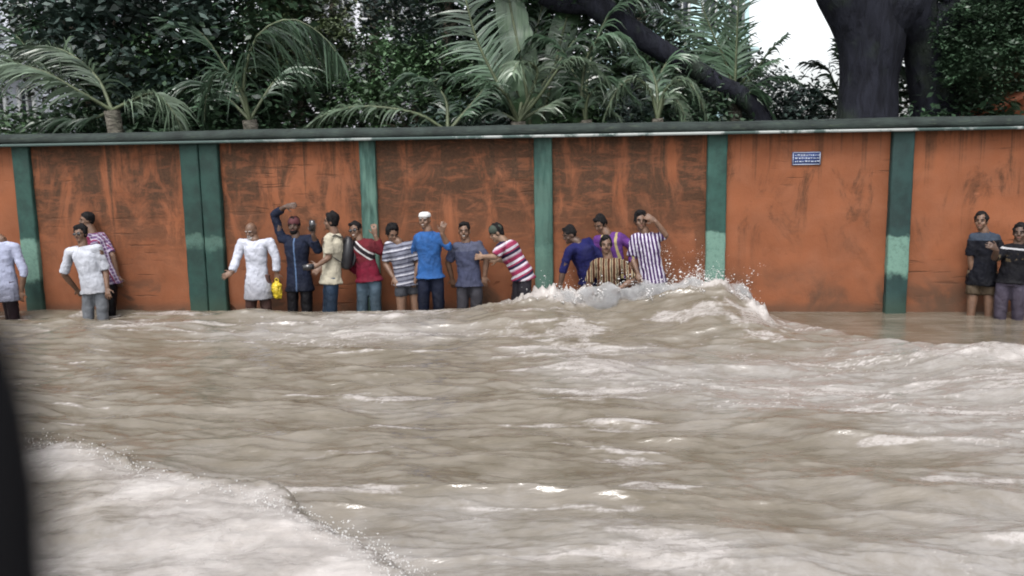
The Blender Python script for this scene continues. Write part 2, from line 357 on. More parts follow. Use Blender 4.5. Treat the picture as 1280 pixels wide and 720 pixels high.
RINGS = [tuple(near_wall(px, 392, o)[:2]) for px, o in ((8, .5), (118, .5), (140, .15), (322, .42), (374, .36), (414, .5), (462, .38), (510, .42), (538, .5), (588, .4), (655, .45), (1228, .22), (1264, .45))]
def water_fields(x, y):
    yw = wall_y(x); d = (yw - y)
    n1 = samp(NT, x + 3, y * 1.3, 6.0); n2 = samp(NT, x * 1.1 + 9, y * 1.4 + 2, 2.3); n3 = samp(NT, x * .35, y * .8 + 5, 5.0); n4 = samp(NT, x + 5, y + 1, .9)
    # --- breaking splash against the wall
    xs = x + .10 * n1 * .4
    prof = np.interp(x, [-1.6, -.5, .15, .5, .9, 1.5, 1.95, 2.35, 2.62, 2.85, 3.05], [0, .06, .17, .31, .36, .38, .43, .45, .30, .11, 0])
    dc = .80 - .12 * np.sin(x * 2) + .04 * n1                        # crest distance from the wall
    back = np.clip(1 - np.clip(dc - d, 0, 9) / 1.3, .25, 1)
    front = np.exp(-np.clip(d - dc, 0, 9)**1.35 / .75)
    hs_ = prof * np.where(d < dc, back, front)
    foamA = sstep(prof, .05, .2) * np.where(d < dc, 1.0, np.exp(-((d - dc) / (.34 + .14 * np.clip(n1 + .5 * n2, -1, 2)) * np.interp(x, [1.4, 2.1, 2.5, 2.7], [1, 1.7, 1.5, .6]))**2 * .8))
    streak = sstep(prof, .05, .2) * sstep(n2 + .5 * n3, .7 + (d - dc) * .45, 1.7 + (d - dc) * .45) * (d > dc) * (d < dc + 1.7)
    # --- wave front between disturbed and calm water, at the right
    sd_, tt = polyd(x, y, front_line); calm = sstep(sd_ + .05 * n1, -.02, .30) * (x > 2.4) * sstep(x, 2.5, 3.2)
    ridge = np.exp(-np.where(sd_ > 0, (sd_ / .16)**2, (sd_ / .8)**2)) * np.interp(tt, [0, .05, .2, .45, 1], [.0, .03, .06, .15, .13])
    ridge = ridge * (1 + .25 * n1)
    foamB = np.exp(-(np.abs(sd_ + .25) / .45)**2) * sstep(n2 + .6 * n1, .3, 1.9) * np.interp(tt, [0, .12, .3, 1], [0, .45, .65, .65])
    # froth raft behind the front: the pale streaks in mid picture right
    # --- bow wave in the left foreground
    jag = .05 * n1 + .03 * n2 + .02 * n4
    sb, tb = polyd(x, y, bow_line); sb = -(sb) + jag                  # positive inside (towards the camera)
    bow = np.where(sb > 0, np.exp(-(sb / .7)**2) * .8 + .2 * np.exp(-(sb / 2.5)**2), np.exp(-(sb / .05)**2)) * (.10 + .02 * n1)
    insideb = sstep(sb, -.04, .10)
    foamC = insideb * np.clip(.46 + .62 * np.exp(-((sb - .12) / .26)**2) + .22 * samp(NT, x + 1, y, 7.0) - .05 * sb, 0, 1) * (.80 + .20 * tb)
    churn = insideb
    # --- wash at the left by the man in the white shirt
    sl_, tl = polyd(x, y, shore_l)
    wash = np.exp(-(sl_ / .16)**2); wmask = np.interp(tl, [0, .3, .5, .75, 1], [.9, 1, .7, .5, .1]); ridge2 = wash * wmask * .055
    foamD = wash * wmask * sstep(n2 + .3 * n1, -.1, .9)
    # --- general aeration, wide pale patches
    far = np.clip((11 - y) / 7, 0, 1)
    aer = sstep(n3 + .45 * n1, .5 - 1.7 * far, 2.3 - 1.2 * far) * .80
    right = sstep(x / np.maximum(y, .5), .12, .5); aer = np.clip(aer + .12 * right * far * (n3 > -1), 0, 1)
    aer = aer * (1 - calm) * (1 - .8 * sstep(prof, .02, .2) * (d < 2.2))
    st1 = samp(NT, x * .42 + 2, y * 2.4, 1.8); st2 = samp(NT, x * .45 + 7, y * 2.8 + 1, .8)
    glint_streaks = sstep(st1 + .7 * st2 + .45 * n3 + .3 * n1, 1.15 - .25 * far, 2.3) * (1 - calm) * .60  # pale streaks painted into the water colour in place of sky glints
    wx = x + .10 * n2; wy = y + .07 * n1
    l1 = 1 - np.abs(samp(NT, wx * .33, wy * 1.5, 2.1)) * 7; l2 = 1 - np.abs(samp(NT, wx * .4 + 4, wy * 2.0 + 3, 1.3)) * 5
    thin = np.clip(np.maximum(l1, l2 * .8), 0, 1) * sstep(n3 + .8 * n1, -.4, 1.2) * (1 - calm) * .80 * (1 - .6 * sstep(prof, .1, .3) * (d < 1.6))  # finer bright lines, sky glints on the ripples drawn as colour
    glassy = sstep(prof, .03, .2) * (d > dc) * (d < 1.9); aer = aer * (1 - glassy)
    ring = np.zeros_like(x)
    for (rx, ry) in RINGS:
        r_ = np.hypot(x - rx, (y - ry)); ring = np.maximum(ring, np.exp(-((r_ - .20) / .10)**2))
    ring = ring * sstep(n2 + n4 * .6, -.2, 1.2) * .7
    foam = np.clip(np.maximum.reduce([ring, thin, foamA, streak * .6, foamB, foamD, glint_streaks]), 0, 1)  # one mask for real froth and the painted glint streaks
    foam = np.clip(np.maximum(foam * (1 - insideb), foamC), 0, 1)
    disturbed = 1 - .85 * calm
    hump = np.interp(x, [-7, -5, -3.2, -1, .2, .9], [.03, .06, .11, .15, .14, 0]) * np.exp(-((d - .85) / .55)**2) * (1 + .12 * n1)
    return hs_ + ridge + bow + ridge2 + hump, foam, aer, disturbed, churn, np.maximum(foamA, 0)

def build_water():
    ys = np.concatenate([np.linspace(-30, 1.2, 14), 1.2 + (np.linspace(0, 1, 620)[1:] ** 1.35) * (1.0)])   # last block is a parameter 0..1 to the wall
    nc = 760; s = np.linspace(-1, 1, nc)
    cols = np.concatenate([-np.geomspace(40, 1.06, 26), s, np.geomspace(1.06, 40, 26)])
    rows = []
    for y in ys:
        if y <= 1.2: yy = np.full(len(cols), float(y)); half = 2.6
        else:
            t = y - 1.2; half = None
        hw = 2.6 if y <= 1.2 else 2.6 + (y - 1.2) * 6.4
        xx = cols * hw
        xx = np.where(np.abs(cols) > 1, np.sign(cols) * (hw + (np.abs(cols) - 1) * 1.0 * hw), xx)
        xx = np.clip(xx, -75, 75)
        if y > 1.2: yy = 1.2 + (wall_y(xx) + .06 - 1.2) * (y - 1.2)
        rows.append(np.stack([xx, yy], -1))
    P = np.array(rows); X = P[..., 0]; Y = P[..., 1]
    H, foam, aer, dist, churn, fA = water_fields(X, Y)
    d = wall_y(X) - Y; edge = np.clip(d / .35, 0, 1)
    SX = .50; h1 = samp(W1[0], X * SX, Y, 7.0); h2 = samp(W2[0], X * SX, Y, 2.6); h3 = samp(W3[0], X, Y, 17.0)
    a1, a2, a3 = .0145, .0038, .028
    amp = dist * (.45 + .55 * edge) * (1 - .45 * churn)
    Z = H + amp * (a1 * h1 + a2 * h2 + a3 * h3)
    X2 = X - amp * .95 * (a1 * samp(W1[1], X * SX, Y, 7.) + a2 * samp(W2[1], X * SX, Y, 2.6)) * .6; Y2 = Y - amp * .95 * edge * (a1 * samp(W1[2], X * SX, Y, 7.) + a2 * samp(W2[2], X * SX, Y, 2.6))
    lump = samp(NT, X, Y, 1.7); lump2 = samp(NT, X + 3, Y, .55)
    tear = samp(NT, X * 1.1, Y * 1.6, .42); Z = Z + fA * (.034 * lump + .026 * np.abs(lump2) + .05 * np.clip(tear - .6, 0, 2)**1.3) + churn * (.010 * lump) + foam * .004
    V = np.stack([X2, Y2, Z], -1).reshape(-1, 3); nr, ncol = X.shape; idx = np.arange(nr * ncol).reshape(nr, ncol)
    F = np.stack([idx[:-1, :-1], idx[:-1, 1:], idx[1:, 1:], idx[1:, :-1]], -1).reshape(-1, 4)
    me = np_mesh('flood_water', V, F)
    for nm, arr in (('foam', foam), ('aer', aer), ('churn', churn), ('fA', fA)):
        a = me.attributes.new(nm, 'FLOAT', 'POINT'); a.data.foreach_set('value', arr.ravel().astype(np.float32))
    return me
g = NG('muddy_water'); v = g.obj()
fo = g.attr('foam'); ae = g.attr('aer'); ch = g.attr('churn')  # first mask: froth plus sky glints painted as pale streaks
vs_ = g.mapping(v, scale=(1, 1.5, 1))
nA = g.noise(vs_, 2.2, 6, .6, .5); nB = g.noise(vs_, 11, 6, .65, .8); nC = g.noise(v, 55, 4, .6)
mud = g.mix(g.ramp(nA, .3, .7), (.098, .082, .059), (.148, .129, .104))
c = g.mix(g.math('MULTIPLY', ae, g.ramp(nB, .25, .65, .45, 1)), mud, (.222, .208, .196))
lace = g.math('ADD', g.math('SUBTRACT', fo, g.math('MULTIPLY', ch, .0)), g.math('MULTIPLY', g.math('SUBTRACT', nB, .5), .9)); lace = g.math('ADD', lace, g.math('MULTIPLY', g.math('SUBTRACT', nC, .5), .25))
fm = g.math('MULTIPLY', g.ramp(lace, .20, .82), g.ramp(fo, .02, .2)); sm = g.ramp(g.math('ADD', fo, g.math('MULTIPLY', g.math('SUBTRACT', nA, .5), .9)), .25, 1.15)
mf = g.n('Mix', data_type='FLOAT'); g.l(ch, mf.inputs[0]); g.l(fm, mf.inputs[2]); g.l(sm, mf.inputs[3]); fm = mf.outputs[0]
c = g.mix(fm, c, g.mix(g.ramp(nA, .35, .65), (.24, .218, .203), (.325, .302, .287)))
rough = g.mix(fm, (.03,) * 3, (.42,) * 3)
rip = g.noise(g.mapping(v, scale=(.55, 2.8, 1)), 9, 4, .5, .5); rip2 = g.noise(g.mapping(v, scale=(.7, 2.4, 1)), 32, 2, .5, .3)
hgt = g.math('ADD', g.math('MULTIPLY', rip, 1.0), g.math('MULTIPLY', rip2, .45)); hgt = g.math('ADD', hgt, g.math('MULTIPLY', fm, g.math('MULTIPLY', nC, .22)))
g.bump(hgt, .22, .035)
water_m = g.fin(c, rough, .5); g.b.inputs['IOR'].default_value = 1.48
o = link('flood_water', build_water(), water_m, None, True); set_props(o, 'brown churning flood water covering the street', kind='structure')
# ------------------------------------------------------------------ vegetation behind the wall
def leafmat(name, col, rough=.45, var=.45, spec=.5):
    g = NG(name); v = g.obj(); n = g.noise(v, 1.1, 3); f = g.noise(v, 14, 4)
    c = g.mix(g.ramp(n, .3, .7), tuple(c * (1 - var) * .85 for c in col), tuple(c * (1 + var) for c in col))
    c = g.mix(g.ramp(f, .55, .75, 0, .45), c, tuple(min(1, c * 1.8 + .02) for c in col))
    m = g.fin(c, rough, spec); return m
def barkmat(name, col, sc=(1, 1, .25)):
    g = NG(name); v = g.obj(); n = g.noise(g.mapping(v, scale=sc), 9, 6, .65, .4); b = g.noise(v, 2, 4)
    c = g.mix(g.ramp(n, .3, .7), tuple(c * .55 for c in col), tuple(c * 1.4 for c in col)); c = g.mix(g.ramp(b, .5, .7, 0, .5), c, (.035, .05, .03))
    g.bump(n, 1.0, .06); return g.fin(c, .9, .15)
palm_m = [leafmat('palm_leaf_a', (.052, .088, .054), .32, spec=.6), leafmat('palm_leaf_b', (.085, .120, .078), .35, spec=.6), leafmat('palm_leaf_c', (.034, .064, .036), .35, spec=.6)]
rach_m = simple('palm_rib', (.060, .075, .038), .6)
bark_dark = barkmat('bark_dark', (.012, .013, .019)); bark_mid = barkmat('bark_mid', (.09, .075, .06)); palm_bark = barkmat('palm_bark', (.13, .12, .10), (1, 1, 3))
leaf_ms = [leafmat('foliage_dark', (.025, .052, .026)), leafmat('foliage_mid', (.040, .080, .034)), leafmat('foliage_olive', (.062, .084, .038)), leafmat('foliage_bluish', (.026, .045, .037))]

def curve_pts(ctrl, n):
    ctrl = [np.asarray(c, float) for c in ctrl]; C = [2 * ctrl[0] - ctrl[1]] + ctrl + [2 * ctrl[-1] - ctrl[-2]]; out = []
    segs = len(ctrl) - 1
    for i in range(n):
        u = i / (n - 1) * segs; k = min(int(u), segs - 1); t = u - k; p0, p1, p2, p3 = C[k:k + 4]
        out.append(.5 * (2 * p1 + (p2 - p0) * t + (2 * p0 - 5 * p1 + 4 * p2 - p3) * t * t + (3 * p1 - p0 - 3 * p2 + p3) * t**3))
    return np.array(out)
def frond(ctrl, parent, mat, ll=.55, pairs=46, droop=.9, wid=.032, start=.14, side=None, seed=0, splay=.55, lift=0.):
    rng = np.random.default_rng(seed); P = curve_pts(ctrl, 26); mb = MB(); V = []; F = []
    T = np.gradient(P, axis=0); T /= np.linalg.norm(T, axis=1)[:, None]
    up = np.array([0, 0, 1.0]); n = 0
    for i in range(pairs):
        t = start + (1 - start) * (i + .5) / pairs; u = t * 25; k = min(int(u), 24); fr = u - k
        p = P[k] * (1 - fr) + P[k + 1] * fr; tg = T[k] * (1 - fr) + T[k + 1] * fr; tg /= np.linalg.norm(tg)
        sv = np.cross(tg, up) if side is None else np.asarray(side, float); sv = sv - tg * (sv @ tg); sv /= np.linalg.norm(sv) + 1e-9
        L = ll * (math.sin(math.pi * (.10 + .84 * t)) ** .6) * rng.uniform(.65, 1.12)
        for sgn in (-1, 1):
            if rng.random() < .07: continue
            d = sv * sgn * splay + tg * rng.uniform(.35, .7) + up * (lift + rng.normal(0, .10)) + rng.normal(0, .09, 3); d /= np.linalg.norm(d)
            wv = np.cross(d, np.cross(sv * sgn, up) + rng.normal(0, .2, 3)); wv /= np.linalg.norm(wv) + 1e-9
            q = p.copy(); dr = droop * rng.uniform(.75, 1.7) + .15
            for s_, ww in enumerate((.6, 1.0, .85, .45, .05)):
                V += [q + wv * wid * ww * .5, q - wv * wid * ww * .5]
                q = q + d * L / 4; d = d - up * dr * .30; d /= np.linalg.norm(d)
            for s_ in range(4): a = n + 2 * s_; F.append([a, a + 2, a + 3, a + 1])
            n += 10
    mb.add(V, F); o = mb.build('frond', mat, parent)
    rb = MB(); rb.tube(P[::2], list(np.linspace(.028, .006, len(P[::2]))), 6); rb.build('rib', rach_m, o)
    return o
def W(px, py, y): return at_depth(px, py, y)
def palm(loc_px, y, trunk_px, label, fr, trunk_r=.12, grp='coconut palms behind the wall'):
    top = W(loc_px[0], loc_px[1], y); base = np.array([top[0] + trunk_px * y / FPX, y + .1, -.35])
    e = empty('coconut_palm', tuple(base), label, 'palm', grp)
    mb = MB(); Pt = curve_pts([base, base * .5 + top * .5 + np.array([.08, 0, 0]), top], 14); mb.tube(Pt, [trunk_r * (1.25 - .4 * i / 13 + .05 * (i % 2)) for i in range(14)], 10); mb.build('trunk', palm_bark, e)
    for i, f in enumerate(fr):
        ctrl = [top] + [W(a, b, y + c) for a, b, c in f['p']]
        kw = {k: v for k, v in f.items() if k not in ('p', 'm')}
        frond(ctrl, e, palm_m[f.get('m', 0)], seed=int(loc_px[0]) + i, **kw)
    return e
palm((140, 138), 12.4, 6, 'low coconut palm at the left end of the wall with two long fronds arching left', [
    dict(p=[(95, 112, -.2), (50, 88, -.3), (-5, 79, -.4), (-70, 100, -.5)], ll=.82, pairs=84, droop=.8, m=1, side=(.15, -.9, -.5)),
    dict(p=[(122, 98, .3), (85, 66, .4), (45, 58, .5), (-10, 70, .6)], ll=.80, pairs=76, droop=.85, m=1, side=(.15, -.9, -.5)),
    dict(p=[(165, 126, -.1), (192, 117, -.2), (215, 138, -.3), (232, 172, -.3)], ll=.62, pairs=66, droop=1.5, m=1),
    dict(p=[(110, 150, .2), (60, 150, .5), (20, 168, .6)], ll=.5, m=2),
    dict(p=[(60, 90, 1.4), (15, 40, 1.8), (-30, 20, 2)], ll=.5, m=2)])
palm((312, 150), 12.9, 4, 'coconut palm with a domed grey-green frond hanging like a curtain left of the middle', [
    dict(p=[(305, 100, -.1), (322, 45, -.2), (362, 24, -.3), (400, 42, -.3), (424, 70, -.4)], ll=1.15, pairs=84, droop=1.5, splay=.42, lift=-.5, m=0, start=.22, wid=.034),
    dict(p=[(290, 100, .3), (250, 40, .4), (205, 25, .5)], ll=.6, droop=.5, m=2, pairs=40),
    dict(p=[(280, 120, .1), (240, 105, .2), (205, 140, .3)], ll=.6, m=2), dict(p=[(345, 100, .5), (370, 90, .7), (400, 130, .8)], ll=.6, m=2),
    dict(p=[(300, 110, -.1), (272, 90, -.2), (258, 120, -.2), (255, 160, -.2)], ll=.55, m=0, droop=1.4),
   ])
palm((560, 165), 12.2, 10, 'short palm whose single low frond lies just above the coping', [
    dict(p=[(520, 142, -.1), (455, 133, -.2), (410, 142, -.2), (380, 162, -.2)], ll=.42, pairs=60, droop=1.0, m=1, side=(.1, -.9, -.5)),
    dict(p=[(555, 120, .2), (520, 95, .3), (490, 110, .4)], ll=.4, m=2), dict(p=[(590, 130, .2), (610, 110, .3), (630, 130, .4)], ll=.4, m=2)], .09)
palm((648, 152), 12.6, -4, 'coconut palm in the middle with one tall feathered frond rising to the upper left', [
    dict(p=[(620, 100, 0), (596, 50, 0), (580, -10, 0), (570, -60, .1)], ll=.62, pairs=62, droop=.35, m=0, splay=.9, side=(1, .25, .1)),
    dict(p=[(632, 118, -.2), (602, 98, -.3), (560, 95, -.4), (508, 118, -.4)], ll=.42, pairs=46, droop=.9, m=0),
    dict(p=[(676, 118, -.1), (700, 84, -.2), (722, 74, -.3), (752, 92, -.4), (775, 128, -.4)], ll=.46, pairs=54, droop=.8, m=1, start=.35),
    dict(p=[(690, 130, .2), (740, 118, .2), (775, 150, .2)], ll=.5, m=1, pairs=44),
    dict(p=[(672, 90, -.1), (650, 78, -.3), (640, 92, -.5)], ll=.45, m=1), dict(p=[(690, 90, .4), (730, 40, .6), (780, 30, .7)], ll=.5, m=2),
    dict(p=[(620, 140, .3), (580, 145, .4), (540, 160, .5)], ll=.4, m=2), dict(p=[(660, 80, .6), (675, 20, .8), (690, -40, .9)], ll=.6, m=2)])
palm((822, 148), 12.3, 3, 'small coconut palm with drooping fronds in front of the leaning trunk', [
    dict(p=[(812, 112, 0), (790, 98, -.1), (768, 118, -.2), (752, 158, -.2)], ll=.42, pairs=40, droop=1.2, m=1),
    dict(p=[(832, 112, 0), (855, 100, -.1), (874, 122, -.2), (886, 160, -.2)], ll=.42, pairs=40, droop=1.2, m=1),
    dict(p=[(820, 105, .2), (806, 78, .3), (780, 74, .4)], ll=.4, m=0), dict(p=[(835, 118, .3), (850, 132, .2), (860, 160, .1)], ll=.35, m=1),
    dict(p=[(822, 105, .4), (838, 74, .5), (866, 70, .6)], ll=.4, m=0)], .09)
palm((918, 120), 13.4, 2, 'tall coconut palm with spiky upright fronds left of the bright gap of sky', [
    dict(p=[(908, 80, 0), (886, 30, 0), (868, -20, 0)], ll=.75, pairs=44, droop=.1, splay=1.0, side=(1, .3, 0), m=0),
    dict(p=[(920, 70, 0), (922, 20, 0), (924, -40, 0)], ll=.46, pairs=44, droop=.1, splay=.8, side=(1, .3, 0), m=0),
    dict(p=[(890, 96, -.1), (855, 80, -.2), (825, 95, -.3)], ll=.6, pairs=40, m=0), dict(p=[(898, 70, .3), (850, 30, .4), (800, 10, .5)], ll=.7, pairs=44, m=0),
    dict(p=[(940, 96, -.1), (960, 66, -.2), (984, 42, -.3)], ll=.36, pairs=30, m=0, droop=.5, splay=.8), dict(p=[(940, 110, 0), (972, 96, 0), (1000, 104, 0)], ll=.35, m=2),
    dict(p=[(930, 100, -.2), (950, 84, -.3), (972, 74, -.3)], ll=.3, pairs=26, m=0), dict(p=[(900, 116, -.3), (870, 118, -.4), (845, 150, -.4)], ll=.5, m=2),
    dict(p=[(930, 118, -.3), (950, 118, -.4), (968, 150, -.4)], ll=.45, m=2), dict(p=[(912, 60, .2), (905, 10, .3), (900, -40, .3)], ll=.7, m=2)])
palm((1062, 150), 14.6, 0, 'palm half hidden behind the great dark trunk, its fronds showing against the sky', [
    dict(p=[(1045, 110, 0), (1032, 84, 0), (1005, 78, 0)], ll=.5, pairs=34, m=0, droop=.9), dict(p=[(1040, 130, 0), (1015, 112, 0), (985, 128, 0)], ll=.5, m=2),
    dict(p=[(1080, 100, 0), (1110, 84, 0), (1135, 100, 0)], ll=.5, m=0), dict(p=[(1062, 100, 0), (1050, 70, 0), (1046, 50, 0)], ll=.4, m=0)])

palm((732, 150), 12.5, 3, 'young palm with loose hanging fronds under the leaning trunk', [
    dict(p=[(728, 100, 0), (742, 55, -.1), (775, 45, -.2), (806, 80, -.3)], ll=.55, pairs=60, droop=1.3, m=0), dict(p=[(724, 110, .1), (700, 60, .2), (672, 48, .2), (646, 70, .2)], ll=.55, pairs=60, droop=1.2, m=2),
    dict(p=[(736, 120, -.1), (765, 100, -.2), (800, 130, -.3)], ll=.5, pairs=50, droop=1.2, m=0), dict(p=[(735, 90, .3), (760, 20, .4), (800, -5, .4), (850, 20, .4)], ll=.6, pairs=60, droop=1.3, m=0)], .1)
# banana plant: broad upright blades
def banana(px, y, label, blades):
    b = W(px, 200, y); b[2] = -.3; e = empty('banana_plant', tuple(b), label, 'banana plant', 'banana plants behind the wall')
    st = MB(); st.tube([b, b + [0, 0, 1.2], b + [0.03, 0, 2.4]], [.13, .11, .07], 10); st.build('stem', simple('banana_stem', (.12, .15, .05), .6), e)
    for i, (ctrl, wd) in enumerate(blades):
        P = curve_pts([W(a, c, y + q) for a, c, q in ctrl], 22); T = np.gradient(P, axis=0); V = []; F = []; rng = np.random.default_rng(i + px)
        for k in range(22):
            t = T[k] / np.linalg.norm(T[k]); sd = np.cross(t, [0, 1.0, 0]); sd /= np.linalg.norm(sd); wv = wd * (math.sin(math.pi * (.04 + .93 * k / 21)) ** .45) * rng.uniform(.9, 1.06)
            for q in (-1, -.5, 0, .5, 1): V.append(P[k] + sd * wv * q * .5 + np.array([0, -.10 * (1 - abs(q)) * wd + .02 * math.sin(k * 2.1 + q), -.02 * abs(q)]))
        F = [[k * 5 + j, k * 5 + j + 1, (k + 1) * 5 + j + 1, (k + 1) * 5 + j] for k in range(21) for j in range(4) if rng.random() > .02]
        mb = MB(); mb.add(V, F); o = mb.build('leaf', banana_m, e, True)
        r = MB(); r.tube(P[::3] + np.array([0, -.10 * wd - .01, 0]), list(np.linspace(.03, .008, len(P[::3]))), 6); r.build('midrib', rach_m, o)
g = NG('banana_leaf'); v = g.obj(); n = g.noise(g.mapping(v, scale=(4, 4, 1)), 3, 5); c = g.mix(g.ramp(n, .3, .7), (.022, .048, .024), (.040, .078, .036)); g.bump(g.noise(g.mapping(v, scale=(12, 2, 1)), 3, 3), .4, .02)
banana_m = g.fin(c, .42, .5)
banana(668, 12.9, 'banana plant with a broad upright green blade behind the middle of the wall', [
    ([(664, 170, 0), (656, 100, -.1), (640, 20, .1), (625, -60, .3)], .48), ([(672, 170, .2), (690, 100, .3), (706, 30, .5), (730, -40, .7)], .4), ([(668, 150, .4), (630, 90, .5), (600, 70, .6)], .4)])
banana(1205, 13.6, 'ragged banana plant under the dark canopy at the right', [
    ([(1205, 160, 0), (1222, 100, 0), (1250, 60, 0), (1285, 70, 0)], .45), ([(1203, 160, .2), (1190, 100, .2), (1170, 70, .2), (1150, 85, .2)], .38), ([(1206, 160, .1), (1215, 90, .3), (1222, 40, .3)], .4)])

# broadleaf crowns
def crown_mesh(seed, nclump, per, rad, leaf, fill=.9):
    rng = np.random.default_rng(seed); C = []
    while len(C) < nclump:
        p = rng.uniform(-1, 1, 3); r = np.linalg.norm(p)
        if r < 1 and rng.random() < .25 + .75 * r: C.append(p)
    C = np.array(C) * rad; n = nclump * per
    cen = np.repeat(C, per, 0); sz = np.repeat(rng.uniform(.6, 1.3, nclump), per)
    pos = cen + rng.normal(0, .24, (n, 3)) * sz[:, None] * np.array([1, 1, .7])
    L = leaf * rng.uniform(.6, 1.3, n); a = rng.uniform(0, 2 * np.pi, n); dz = rng.uniform(-.9, .25, n)
    d = np.stack([np.cos(a), np.sin(a), dz], -1); d /= np.linalg.norm(d, axis=1)[:, None]
    s = np.cross(d, rng.normal(0, 1, (n, 3)) * .4 + [0, 0, 1]); s /= np.linalg.norm(s, axis=1)[:, None]
    V = np.stack([pos, pos + d * L[:, None] * .45 + s * L[:, None] * .24, pos + d * L[:, None], pos + d * L[:, None] * .45 - s * L[:, None] * .24], 1).reshape(-1, 3)
    return np_mesh('crown', V, np.arange(4 * n).reshape(-1, 4))
crown_me = [crown_mesh(s, 110, 90, np.array([1.9, 1.5, 1.9]), .15) for s in (1, 2, 3)]
thin_me = [crown_mesh(s, 42, 46, np.array([1.9, 1.5, 1.7]), .13) for s in (4, 5)]
bush_me = [crown_mesh(s, 50, 80, np.array([1.1, .8, .85]), .13) for s in (7, 8)]
def tree(px, y, zc, sc, mi, label, tr=.13, cm=0, rot=0, name='leafy_tree', cat='tree', me=None, grp='leafy trees behind the wall'):
    x = (px - 640) * y / FPX; e = empty(name, (x, y, -.35), label, cat, grp); rng = random.Random(px + int(y * 10))
    h = zc + .35
    tb = MB(); top = np.array([x + rng.uniform(-.3, .3), y, zc + .2 * sc]); Pt = curve_pts([np.array([x, y, -.35]), np.array([x + rng.uniform(-.15, .15), y, h * .45 - .35]), top], 10)
    tb.tube(Pt, [tr * (1.2 - .07 * i) for i in range(10)], 8)
    if cat == 'tree':
        for k in range(6):
            p = Pt[rng.randint(5, 8)]; a = rng.uniform(0, 6.28); q = p + np.array([math.cos(a) * 1.2 * sc, math.sin(a) * .9 * sc, rng.uniform(.5, 1.3) * sc]); tb.tube([p, (p + q) / 2 + [0, 0, .1], q], [tr * .45, tr * .3, tr * .12], 6)
    tb.build('trunk' if cat == 'tree' else 'stem', bark_mid, e)
    key = (me or crown_me)[cm % len(me or crown_me)].copy(); key.materials.clear(); key.materials.append(leaf_ms[mi])
    o = link('crown' if cat == 'tree' else 'leaves', key, None, None); o.parent = e; o.matrix_parent_inverse = Matrix(); o.location = (0, 0, h); o.scale = (sc, sc, sc); o.rotation_euler = (0, 0, rot)
    return e
T_ = [  # px, depth, crown height, scale, material, label
 (-75, 15.5, 2.9, .8, 0, 'dark leafy tree at the far left beyond the arching fronds'),
 (135, 15.8, 5.1, .95, 0, 'dark tree whose crown fills the top left corner above the long fronds'),
 (190, 14.8, 3.6, 1.15, 3, 'bushy dark tree behind the folded frond at the left'),
 (262, 17.0, 4.4, 1.2, 0, 'dense dark tree left of the hanging palm dome'),
 (335, 15.6, 3.8, 1.1, 0, 'dark tree directly behind the hanging palm dome'),
 (415, 18.5, 5.0, .95, 2, 'lighter olive tree above the pale house right of the palm dome'),
 (478, 16.5, 4.75, .85, 2, 'thin olive-green tree over the gaps that show the pale house'),
 (560, 15.4, 4.5, .8, 3, 'dark tree behind the tall feathered palm frond'),
 (610, 17.4, 3.0, 1.0, 0, 'low dark tree at the foot of the middle palm'),
 (655, 16.2, 4.2, 1.2, 1, 'green tree behind the broad banana blade'),
 (745, 16.8, 3.3, 1.15, 3, 'bluish dark tree under the leaning trunk'),
 (790, 18.6, 4.9, .7, 3, 'small hazy crown above the leaning trunk'),
 (830, 16.0, 2.9, .8, 1, 'leafy tree behind the small drooping palm'),
 (905, 15.0, 2.3, .7, 0, 'low dark tree below the spiky palm'),
 (1165, 15.2, 1.9, .5, 0, 'dark tree between the two great trunks low down'),
 (1215, 16.2, 4.2, 1.2, 1, 'leafy tree behind the right-hand banana plant'),
 (1300, 15.0, 4.6, 1.1, 0, 'dark tree in the upper right corner'),
 (1385, 15.5, 3.4, 1.2, 1, 'leafy tree just beyond the right edge'),
 (-190, 16.5, 3.8, 1.2, 1, 'leafy tree just beyond the left edge')]
for i, (px, y, zc, sc, mi, lab) in enumerate(T_): tree(px, y, zc, sc, mi, lab, cm=i, rot=i * 1.3, me=thin_me if i in (0, 5, 6, 11) else None)
T2_ = [(215, 14.6, 2.6, .8, 1, 'mid green bushy tree between the two left palms'), (450, 15.2, 2.3, .62, 1, 'small bushy tree in front of the pale house'), (515, 14.4, 2.9, .6, 1, 'small green tree left of the tall feathered frond'), (700, 14.6, 3.9, .7, 1, 'green crown above the young palm'), (385, 14.8, 3.9, .5, 2, 'small olive crown at the right edge of the hanging dome')]
for i, (px, y, zc, sc, mi, lab) in enumerate(T2_): tree(px, y, zc, sc, mi, lab, .08, i, i * 1.7)
B_ = [(20, 13.2, 2.1, .8, 1, 'low shrub under the left palm fronds'), (110, 13.4, 2.0, .9, 0, 'dark shrub at the foot of the left palm'), (235, 13.6, 2.1, 1.0, 0, 'dark shrub right of the folded frond'), (330, 14.0, 1.9, 1.0, 0, 'dark shrub below the hanging dome'),
      (600, 13.6, 2.0, .9, 3, 'shrub left of the banana stem'), (720, 13.4, 2.05, .85, 1, 'shrub below the fanned frond'), (790, 13.6, 2.1, .9, 3, 'shrub behind the small drooping palm'), (868, 13.0, 2.2, .8, 0, 'dark shrub left of the spiky palm stem'),
      (960, 14.2, 2.35, .85, 3, 'shrub below the bright gap of sky'), (1020, 14.8, 2.35, .8, 1, 'greener shrub against the great trunk'), (1085, 16.5, 1.9, .8, 0, 'dark shrub far behind the great trunk'), (1190, 13.0, 2.2, .95, 0, 'black-green shrub right of the great trunk'), (1255, 14.0, 2.4, .9, 1, 'shrub behind the orange roof edge')]
for i, (px, y, zc, sc, mi, lab) in enumerate(B_): tree(px, y, zc, sc, mi, lab, .04, i, i * 2.1, 'shrub', 'shrub', bush_me, 'shrubs along the back of the wall')

